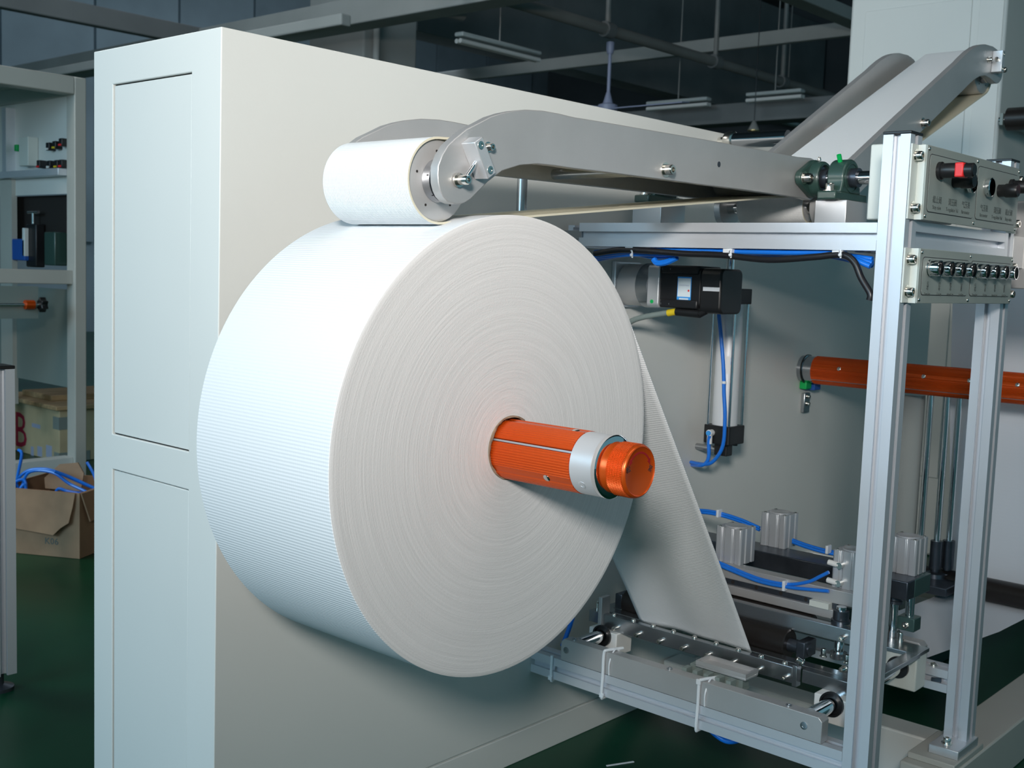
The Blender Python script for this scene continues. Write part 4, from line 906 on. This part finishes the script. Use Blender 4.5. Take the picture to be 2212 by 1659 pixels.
for x, y in ((2.0215, -0.562), (2.0215, -0.075), (2.235, -0.575), (2.235, -0.085)):
    p = MB().cyl((x, y, 0.304), (x, y, 0.405), 0.0095, 24).build('guide_pillar', 'chrome', C)
    b = MB(); b.lathe([(0.0095, 0), (0.018, 0), (0.018, 0.006), (0.015, 0.007), (0.015, 0.024), (0.0095, 0.024)], (x, y, 0.374), (0, 0, 1), 28, closed=True); b.build('bushing', 'darksteel', p)
    b = MB(); b.lathe([(0.0095, 0), (0.016, 0), (0.016, 0.012), (0.0095, 0.012)], (x, y, 0.304), (0, 0, 1), 28, closed=True); b.build('collar', 'steel', p)
    for s in (-1, 1): bolt(C, (x-0.014, y+s*0.024, 0.304), (0, 0, 1), 0.005, 0.014, 'zinc')
# compact cylinders
def compact(x, y, label, z0=0.4306, w=0.0305, h=0.074, fits=False):
    e = thing('compact_cylinder', label, 'air cylinder', group='compact air cylinders on the splice carriage')
    g = 0.006; n = []
    pol = rrect(-w, w, -w, w, 0.004, 3)
    prof = []
    for k in range(4):
        c, s = round(math.cos(k*PI/2)), round(math.sin(k*PI/2))
        for a, b_ in ((w, -w+0.003), (w, -0.017), (w-0.0025, -0.015), (w-0.0025, -0.010), (w, -0.008), (w, 0.008), (w-0.0025, 0.010), (w-0.0025, 0.015), (w, 0.017), (w, w-0.003)):
            prof.append((x+a*c-b_*s, y+a*s+b_*c))
    MB().xy(prof, z0, z0+h).build('body', 'compact', e, bev=0.0006)
    b = MB(); b.lathe([(0.001, 0), (0.023, 0), (0.0235, 0.001), (0.0235, 0.0022), (0.020, 0.003), (0.016, 0.0012), (0.001, 0.0012)], (x, y, z0+h), (0, 0, 1), 32); b.build('end_cover', 'milled', e)
    for a in (-1, 1):
        for c in (-1, 1): dome(e, (x+a*0.024, y+c*0.024, z0+h), (0, 0, 1), 0.0035, 0.002)
    if fits:
        for z in (z0+0.012, z0+h*0.64):
            MB().cyl((x-w, y+0.01, z), (x-w-0.014, y+0.01, z), 0.0062, 12).build('elbow_fitting', 'zinc', e)
            MB().cyl((x-w-0.009, y+0.012, z), (x-w-0.009, y+0.034, z+0.002), 0.0055, 12).build('hose_socket', 'whitepl', e)
    return e
compact(2.082, -0.290, 'silver compact cylinder beside the hanging white web', fits=False)
compact(2.082, -0.5535, 'silver compact cylinder with two hose fittings against the near post', fits=True)
compact(2.285, -0.281, 'silver compact cylinder at the back, fed by blue hoses from both sides')
compact(2.285, -0.575, 'silver compact cylinder standing between the two posts')
e = thing('clamp_stand', 'dark steel clamp with a chrome rod below the cylinder between the posts', 'clamp')
MB().box(2.235, 2.315, -0.585, -0.616, 0.392, 0.4302).build('bracket', 'teal', e, bev=0.002)
MB().cyl((2.262, -0.598, 0.345), (2.262, -0.598, 0.393), 0.009, 18).build('rod', 'chrome', e)
MB().box(2.245, 2.28, -0.580, -0.616, 0.318, 0.346).build('clamp', 'teal', e, bev=0.002)
bolt(e, (2.245, -0.598, 0.33), (-1, 0, 0), 0.005, 0.005)
# small slotted junction tray inside the frame
a = pt(1480, 1440, 0, 1.835); c = pt(1600, 1470, 0, 1.835)
e = thing('slotted_tray', 'small grey slotted cable tray behind the low flat bar', 'tray')
MB().box(1.8005, 1.852, -0.348, -0.470, 0.262, 0.266).build('floor_plate', 'maskgrey', e)
for k in range(5): MB().box(1.8005, 1.820, -0.354-k*0.024, -0.364-k*0.024, 0.266, 0.2845).build('slat', 'maskgrey', e)
MB().box(1.822, 1.868, -0.370, -0.478, 0.2848, 0.2895).build('lid', 'brush', e, bev=0.001)
for a_, b_, c_, d_ in ((1.822, 1.868, -0.370, -0.375), (1.822, 1.868, -0.473, -0.478), (1.822, 1.826, -0.375, -0.473), (1.864, 1.868, -0.375, -0.473)): MB().box(a_, b_, c_, d_, 0.2895, 0.297).build('lid_rim', 'brush', e)
MB().box(1.830, 1.852, -0.353, -0.468, 0.266, 0.2848).build('body', 'maskgrey', e)
# hoses of the carriage
def hz_(label, pts_, r=0.0036, grp=None): 
    o = MB().tube(pts_, r, 10).build('air_hose', 'blue', None); return tag(o, label, 'hose', grp)
hz_('twin blue hose sagging between the two front cylinders', [pt(x, y, 0, 2.035) for x, y in ((1530, 1205), (1570, 1222), (1640, 1250), (1700, 1262), (1745, 1257), (1772, 1245), (1790, 1236))], grp='blue hoses of the front cylinders')
hz_('twin blue hose sagging between the two front cylinders', [pt(x, y, 0, 2.028) for x, y in ((1530, 1212), (1575, 1230), (1640, 1256), (1700, 1268), (1745, 1273), (1790, 1277))], grp='blue hoses of the front cylinders')
q_ = pt(1696, 1265, 0, 2.03); o = MB().box(q_.x-0.008, q_.x+0.006, q_.y-0.003, q_.y+0.003, q_.z-0.010, q_.z+0.010).build('cable_tie', 'tie', None, bev=0.001); tag(o, 'white tie pinching the sagging twin blue hose', 'cable tie')
for k in (0, 1):
    hz_('blue hose reaching the back cylinder from behind the web', [pt(x, y+k*5, 0, 2.26) for x, y in ((1440, 1106), (1505, 1102), (1550, 1107), (1600, 1122), (1641, 1140))], grp='blue hoses of the back cylinder')
    hz_('blue hose leaving the back cylinder towards the near post', [pt(x, y+k*5, 0, 2.27-0.01*k) for x, y in ((1712, 1166), (1745, 1178), (1790, 1190), (1840, 1196), (1900, 1190))], grp='blue hoses at the near post')
for px, py, nm in ((1552, 1110, 'white tie on the blue hose left of the back cylinder'), (1788, 1188, 'white tie on the blue hose right of the back cylinder')):
    q_ = pt(px, py, 0, 2.25); o = MB().box(q_.x-0.006, q_.x+0.012, q_.y-0.003, q_.y+0.003, q_.z-0.008, q_.z+0.010).build('cable_tie', 'tie', None, bev=0.001); tag(o, nm, 'cable tie')
hz_('blue hose hanging behind the roll near the low rail', [pt(x, y, 0, 1.86) for x, y in ((1238, 1330), (1232, 1350), (1224, 1372), (1215, 1395))], 0.005)
hz_('blue hose hanging in a loop under the low front rail', [pt(x, y, 0, 1.83) for x, y in ((1520, 1560), (1545, 1585), (1570, 1600), (1595, 1598), (1606, 1585))], 0.006)
# ------------------------------------------------------------------ second web with its black roller
e = thing('second_web', 'white nonwoven web running down behind the far orange shaft and under a black roller', 'web')
wx = 3.06; wy0 = pt(2062, 1120, 0, wx).y; rz_ = 0.235
sec = [(wx, 1.12), (wx, 0.7), (wx, rz_+0.02)]+[(wx-0.032+0.0325*math.cos(-t), rz_+0.0325*math.sin(-t)) for t in [PI/2*i/8 for i in range(1, 9)]]+[(2.75, 0.212), (2.30, 0.252)]
b = MB(); uv = []
wl = [pt(2062, 1120, 0, wx).y]*1
for i, (x, z) in enumerate(sec):
    yl_ = wy0+0.055*min(1, max(0, (z-0.23)/0.75)) if i < 3 else wy0
    for j in range(9):
        y = yl_+(-0.80-yl_)*j/8 if i < 3 else yl_+(-0.62-yl_)*j/8
        b.v.append((x, y, z)); uv.append((i*0.2, y))
b.f = [(i*9+j, i*9+j+1, i*9+9+j+1, i*9+9+j) for i in range(len(sec)-1) for j in range(8)]
b.uv = uv; b.build('web', 'websheet', e, fix=False, angle=50)
e = thing('web_roller', 'long black guide roller low behind the far post', 'roller')
rxx = wx-0.032
b = MB(); b.lathe([(0.001, 0), (0.030, 0), (0.031, 0.002), (0.031, 0.70), (0.001, 0.70)], (rxx, -0.19, rz_), (0, -1, 0), 36); b.build('roller', 'rubber', e)
MB().cyl((rxx, -0.001, rz_), (rxx, -0.21, rz_), 0.012, 16).build('journal', 'chrome', e)
o = MB().box(rxx-0.07, rxx+0.1, -0.006, -0.38, 0.0, 0.150).build('floor_beam', 'teal', None, bev=0.003); tag(o, 'teal painted floor beam under the long black guide roller', 'beam')
# upright cylinders and rods beyond the far shaft
e = thing('lift_column', 'grey lift column with chrome rods standing at the cabinet wall beyond the posts', 'machine part')
def wz(px, py, x): return pt(px, py, 0, x)
lx = 2.98
for px, x in ((1990, 2.98), (2026, 3.0), (2052, 3.03)):
    a = pt(px, 1140, 0, x); MB().cyl((x, a.y, 0.32), (x, a.y, 0.74), 0.0085, 16).build('chrome_rod', 'chrome', e)
    MB().cyl((x, a.y, 0.27), (x, a.y, 0.345), 0.016, 16).build('rod_socket', 'darksteel', e)
    b = MB(); b.lathe([(0.001, 0), (0.028, 0), (0.026, 0.012), (0.012, 0.016), (0.012, 0.03), (0.001, 0.03)], (x, a.y, 0.246), (0, 0, 1), 24); b.build('rod_base', 'darksteel', e)
a = pt(1955, 1050, 0, 2.98); MB().cyl((2.98, a.y, 0.26), (2.98, a.y, 0.73), 0.036, 32).build('barrel', 'acrylic', e)
MB().box(2.90, 3.02, a.y-0.16, a.y+0.06, 0.225, 0.247).build('base_plate', 'darksteel', e, bev=0.002)
MB().box(2.905, 2.95, a.y-0.02, a.y+0.02, 0.0, 0.226).build('leg', 'darksteel', e)
# silver plate right of the control panels
a = pt(2195, 470, 0, 2.34)
o = MB().box(2.335, 2.345, a.y-0.12, a.y+0.03, 1.02, 1.19).build('silver_plate', 'brush', None, bev=0.002); tag(o, 'plain brushed metal plate peeking out right of the control panels', 'plate')
MB().box(2.279, 2.335, a.y-0.02, a.y-0.0, 1.06, 1.12).build('stay', 'brush', o)
o = MB().box(1.62, 1.665, 0, 0.004, 0, 0.001); 
a = pt(1310, 1655, 2, 0.0); c = pt(1369, 1646, 2, 0.0)
d_ = (c-a); s_ = Vector((-d_.y, d_.x, 0)).normalized()*0.0022
o = MB().obox((a+c)/2+Vector((0, 0, 0.0008)), d_/2, s_, (0, 0, 0.0006)).build('paper_strip', 'tie', None); tag(o, 'thin white strip lying on the green floor below the low rail', 'paper strip')
# ------------------------------------------------------------------ left: open frame machine in the background
FYp = 3.3
x_r = pt(187, 600, 1, FYp).x; x_l = pt(162, 600, 1, FYp).x; zt_ = pt(187, 170, 1, FYp).z; th_ = pt(0, 145, 1, FYp).z-pt(0, 185, 1, FYp).z
dy = 0.075
e = thing('open_frame_machine', 'beige open steel frame machine with a shelf, standing left of the cabinet', 'machine')
MB().box(x_l, x_r, FYp, FYp+dy, 0, zt_).build('post', 'paint2', e, bev=0.004)
MB().box(x_l, x_r, FYp+0.85, FYp+0.85+dy, 0, zt_).build('post', 'paint2', e, bev=0.004)
MB().box(0.9, x_l, FYp, FYp+dy, zt_-th_, zt_).build('top_beam', 'paint2', e, bev=0.004)
MB().box(x_l+0.003, x_r-0.003, FYp+dy, FYp+0.85, zt_-th_, zt_-0.002).build('side_beam', 'paint2', e, bev=0.004)
MB().box(0.9, x_r, FYp+0.01, FYp+0.92, zt_-0.004, zt_+0.002).build('roof_sheet', 'paint', e)
xi = x_l+0.012
zq = lambda py: pt(100, py, 0, xi).z
ysd = (FYp+dy+0.001, FYp+0.849)
MB().box(xi, xi+0.004, *ysd, zq(372), zt_-th_).build('side_sheet', 'paint', e)
MB().box(xi-0.05, xi, *ysd, zq(383), zq(368)).build('shelf', 'alu', e, bev=0.002)
MB().box(xi, xi+0.004, *ysd, zq(420), zq(383)).build('side_sheet', 'paint', e)
MB().box(xi+0.05, xi+0.054, *ysd, zq(565), zq(420)).build('shade_sheet', 'dark', e)  # black sheet behind the opening, its colour stands for the shade inside
pl = pt(35, 560, 0, xi).y; pl2 = pt(10, 560, 0, xi).y
MB().box(xi-0.02, xi+0.006, pl, pl2, 0.3, zq(383)).build('inner_post', 'paint2', e)
MB().box(xi-0.045, xi+0.0, pl+0.0, pl+0.04, zq(383), zq(225)).build('blue_upright', 'alu', e)
zm0, zm1 = pt(80, 612, 1, FYp+0.1).z, pt(80, 582, 1, FYp+0.1).z
MB().box(0.9, x_l, FYp+0.02, FYp+0.09, zm0, zm1).build('mid_beam', 'paint2', e, bev=0.003)
MB().box(xi+0.0, xi+0.004, *ysd, zq(828), zq(622)).build('side_sheet', 'maskgrey', e)
zb0 = pt(90, 1022, 1, FYp+0.02).z
MB().box(0.9, x_l, FYp+0.02, FYp+0.09, 0.02, 0.12).build('base_beam', 'paint', e, bev=0.003)
def onside(name, label, cat, px, py, w, h, m, d=0.04):
    a = pt(px, py, 0, xi-d/2); o = MB().box(xi-d, xi-0.001, a.y-w/2, a.y+w/2, a.z-h/2, a.z+h/2).build(name, m, None, bev=0.003); return tag(o, label, cat)
zsh = zq(368)
md = onside('power_supply', 'small white power supply unit on the shelf of the open frame', 'box', 62, 328, 0.09, 0.13, 'boxwhite', 0.05)
k = onside('green_terminal', 'tiny green terminal block beside the white power supply', 'terminal', 40, 320, 0.028, 0.03, 'greentip', 0.03)
for i, (px, py) in enumerate(((90, 355), (112, 356), (128, 355), (138, 354), (110, 317), (124, 314), (138, 308))):
    o = onside('relay', ('black relay standing on the shelf of the open frame' if py > 340 else 'black relay mounted above the shelf of the open frame'), 'relay', px, py, 0.030, 0.035, 'black', 0.035); o['group'] = 'black relays on the shelf'
    a = o.location
    MB().box(a.x-0.0175-0.004, a.x-0.0175+0.001, a.y-0.01, a.y+0.01, a.z+0.002, a.z+0.010).build('coloured_plug', ('red', 'whitepl', 'yellow')[i % 3], o)
# bits in the dark opening
e = thing('valve_cluster', 'blue machine head with silver levers inside the open frame', 'machine part')
a = pt(58, 563, 0, xi+0.02); MB().box(xi-0.02, xi+0.04, a.y-0.06, a.y+0.07, a.z-0.0, a.z+0.10).build('blue_block', 'bluepart', e, bev=0.006)
a = pt(80, 540, 0, xi+0.03); MB().box(xi, xi+0.045, a.y-0.05, a.y+0.05, a.z-0.08, a.z+0.12).build('dark_block', 'blackmet', e, bev=0.006)
a = pt(55, 530, 0, xi-0.01); MB().box(xi-0.02, xi+0.0, a.y-0.012, a.y+0.012, a.z-0.05, a.z+0.08).build('white_bracket', 'whitepl', e, bev=0.002)
a = pt(72, 515, 0, xi+0.01); MB().cyl((xi+0.01, a.y, a.z), (xi+0.01, a.y, a.z+0.12), 0.007, 12).build('lever', 'chrome', e); MB().cyl((xi+0.01, a.y-0.05, a.z+0.12), (xi+0.01, a.y+0.05, a.z+0.12), 0.007, 12).build('handle', 'chrome', e)
a = pt(125, 545, 0, xi+0.02); MB().box(xi-0.02, xi+0.04, a.y-0.05, a.y+0.05, a.z-0.06, a.z+0.09).build('green_block', 'green', e, bev=0.005)
# shaft with star knob
a = pt(0, 658, 1, FYp-0.02); c = pt(78, 658, 1, FYp-0.02)
e = thing('knob_shaft', 'thin chrome shaft with an orange collar and black star knob inside the open frame', 'shaft')
MB().cyl((0.9, FYp-0.03, c.z), (c.x+0.02, FYp-0.03, c.z), 0.008, 14).build('shaft', 'chrome', e)
g = pt(64, 659, 1, FYp-0.03); MB().cyl((g.x-0.02, FYp-0.03, c.z), (g.x+0.018, FYp-0.03, c.z), 0.02, 20).build('collar', 'orange', e)
g = pt(92, 660, 1, FYp-0.03); star = [(FYp-0.03+(0.034 if i % 2 else 0.022)*math.cos(i*PI/6), c.z+(0.034 if i % 2 else 0.022)*math.sin(i*PI/6)) for i in range(12)]
MB().yz(star, g.x-0.016, g.x+0.014).build('star_knob', 'black', e, bev=0.004)
a = pt(0, 690, 1, FYp-0.01); MB().box(0.9, pt(80, 650, 1, FYp).x, FYp-0.012, FYp+0.0, pt(40, 688, 1, FYp).z, pt(40, 618, 1, FYp).z).build('guard_plate', 'maskgrey', e)
# near profile post cut by the picture edge
a = pt(24, 1438, 2, 0.05)
e = thing('stub_frame', 'short aluminium profile post with a black end cap at the aisle', 'frame')
fx_ = a.x-0.03; fy_ = a.y; ztp = pt(12, 795, 1, fy_).z
prof_z('post', fx_, fy_, 0.04, ztp, e, 0.06)
MB().box(fx_-0.031, fx_+0.031, fy_-0.031, fy_+0.031, ztp+0.0003, ztp+0.008).build('end_cap', 'black', e, bev=0.002)
b = MB(); b.lathe([(0.001, 0), (0.034, 0), (0.034, 0.008), (0.012, 0.014), (0.012, 0.04), (0.001, 0.04)], (fx_, fy_, 0.0), (0, 0, 1), 24); b.build('levelling_foot', 'darksteel', e)
prof_x('rail', fy_, ztp-0.035, fx_-0.9, fx_-0.0305, e, 0.06)
# cartons
a = pt(128, 1000, 2, 0.001)
e = thing('pale_carton', 'pale printed carton with a red letter B and a wooden lid behind the open frame', 'carton', (a.x+0.4, a.y+0.3, 0.0))
bt = pt(128, 886, 0, a.x).z; cw, cdp = 0.85, 0.62
MB().box(a.x, a.x+cw, a.y, a.y+cdp, 0.0005, bt).build('box', 'crate', e, bev=0.004)
MB().box(a.x-0.03, a.x+cw+0.03, a.y-0.03, a.y+cdp+0.03, bt+0.0005, bt+0.022).build('lid', 'wood', e, bev=0.004)
MB().box(a.x-0.002, a.x+0.12, a.y-0.002, a.y+0.06, pt(128, 929, 0, a.x).z, pt(128, 902, 0, a.x).z).build('dark_tape', 'maskgrey', e)
MB().box(a.x-0.002, a.x+0.16, a.y-0.002, a.y+0.05, 0.002, 0.05).build('dark_tape', 'maskgrey', e)
bb = pt(44, 933, 0, a.x-0.002); text('B', 'red_letter', 'redletter', e, (a.x-0.001, bb.y, bb.z), (0, -1, 0), (0, 0, 1), 0.26)
for px, py, s_, w_ in ((86, 975, 0.05, 0.05), (106, 975, 0.06, 0.06), (70, 975, 0.05, 0.03), (78, 920, 0.02, 0.09)):
    g = pt(px, py, 0, a.x); MB().box(a.x-0.001, a.x+0.001, g.y-w_/2, g.y+w_/2, g.z-s_/2, g.z+s_/2).build('handling_mark', 'stygrey', e)
tp = pt(128, 886, 0, a.x)
o = MB().box(a.x+0.05, a.x+0.55, a.y+0.18, a.y+0.5, bt+0.0225, bt+0.05).build('wood_board', 'wood', None, bev=0.003); tag(o, 'loose wooden board lying on top of the pale carton', 'board')
# brown cardboard box, open, full of blue hose
A_ = pt(172, 1208, 2, 0.0); B_ = pt(25, 1194, 2, 0.0)
e = thing('brown_box', 'torn open brown cardboard box of blue hoses on the green floor', 'box')
e1 = (B_-A_).normalized(); e2 = Vector((-e1.y, e1.x, 0)); e2 = e2 if e2.dot(fw) > 0 else -e2
bl = (B_-A_).length+0.06; bw = 0.30; bh = pt(172, 1066, 1, A_.y).z; t_ = 0.006
def bp_(u, v, z): return A_+e1*u+e2*v+Vector((0, 0, z))
def wall_(name, u0, u1, v0, v1, z0=0.001, z1=None):
    q = MB(); z1 = bh if z1 is None else z1
    q._add([bp_(u, v, z) for u in (u0, u1) for v in (v0, v1) for z in (z0, z1)], [(0, 1, 3, 2), (4, 6, 7, 5), (0, 4, 5, 1), (2, 3, 7, 6), (0, 2, 6, 4), (1, 5, 7, 3)]); return q.build(name, 'card', e, smooth=False)
wall_('side', 0, bl, 0, t_); wall_('side', 0, bl, bw-t_, bw); wall_('side', 0, t_, t_, bw-t_); wall_('side', bl-t_, bl, t_, bw-t_); wall_('bottom', t_, bl-t_, t_, bw-t_, 0.001, 0.008)
dz = lambda py: pt(100, py, 1, (A_.y+B_.y)/2).z
fl = [(0.012, bh), (bl, bh+0.002), (bl, 0.115), (bl-0.04, 0.095), (0.14, 0.085), (0.085, 0.080), (0.060, 0.105), (0.030, 0.125), (0.018, 0.18)]
MB().prism(fl, lambda u, z: bp_(u, -0.003-(bh-z)*0.10, z), lambda u, z: bp_(u, -0.008-(bh-z)*0.10, z)).build('flap', 'card', e, smooth=False)
MB().prism([(0.10, bh), (0.24, bh), (0.25, bh+0.035), (0.20, bh+0.085), (0.13, bh+0.095), (0.10, bh+0.06)], lambda u, z: bp_(u, bw*0.55+(z-bh)*0.3, z-0.03), lambda u, z: bp_(u, bw*0.55+0.005+(z-bh)*0.3, z-0.03)).build('inner_flap', 'card', e, smooth=False)
MB().prism([(0.0, bh), (bw, bh), (bw, bh-0.09), (0.03, bh-0.10)], lambda v, z: bp_(-0.003-(bh-z)*0.15, v, z), lambda v, z: bp_(-0.008-(bh-z)*0.15, v, z)).build('flap', 'card', e, smooth=False)
text('K06', 'print', 'inkgrey', e, bp_(0.105, -0.0006, 0.052), -e1, (0, 0, 1), 0.032)
a = A_
VB_ = e2
def bh_(pxs, off):
    out = []
    for (x, y), o_ in zip(pxs, off):
        d = fw + rt*((x-IW/2)/FPX) - up*((y-IH/2)/FPX); P0 = A_+e2*o_; out.append(CAM+d*((P0-CAM).dot(e2)/d.dot(e2)))
    return out
HOS = [([(34, 1075), (38, 1030), (47, 982), (40, 972)], [0.12, 0.12, 0.13, 0.14]), ([(28, 1078), (36, 1040), (58, 1018), (90, 1013), (118, 1018), (165, 1038), (205, 1056)], [0.10, 0.10, 0.11, 0.12, 0.13, 0.15, 0.17]),
       ([(44, 1075), (60, 1022), (112, 1020), (150, 1045), (192, 1066), (150, 1062), (126, 1056), (118, 1075)], [0.08, 0.09, 0.10, 0.11, 0.12, 0.13, 0.13, 0.13]), ([(22, 1000), (28, 1030), (40, 1055), (44, 1080)], [0.06, 0.08, 0.10, 0.10]),
       ([(188, 998), (205, 1030), (215, 1078)], [0.2, 0.2, 0.2]), ([(26, 1075), (30, 1045), (50, 1036), (56, 1052), (50, 1078)], [0.05, 0.06, 0.07, 0.07, 0.07]), ([(118, 1018), (150, 1030), (185, 1046), (212, 1058)], [0.09, 0.12, 0.14, 0.16]), ([(40, 1078), (44, 1056), (54, 1048), (58, 1078)], [0.03, 0.03, 0.04, 0.04])]
for pxs, off in HOS:
    o = MB().tube(bh_(pxs, off), 0.0055, 8).build('loose_hose', 'blue', None); tag(o, 'loose blue hose spilling from the brown cardboard box', 'hose', 'loose blue hoses in the brown box')
settle()
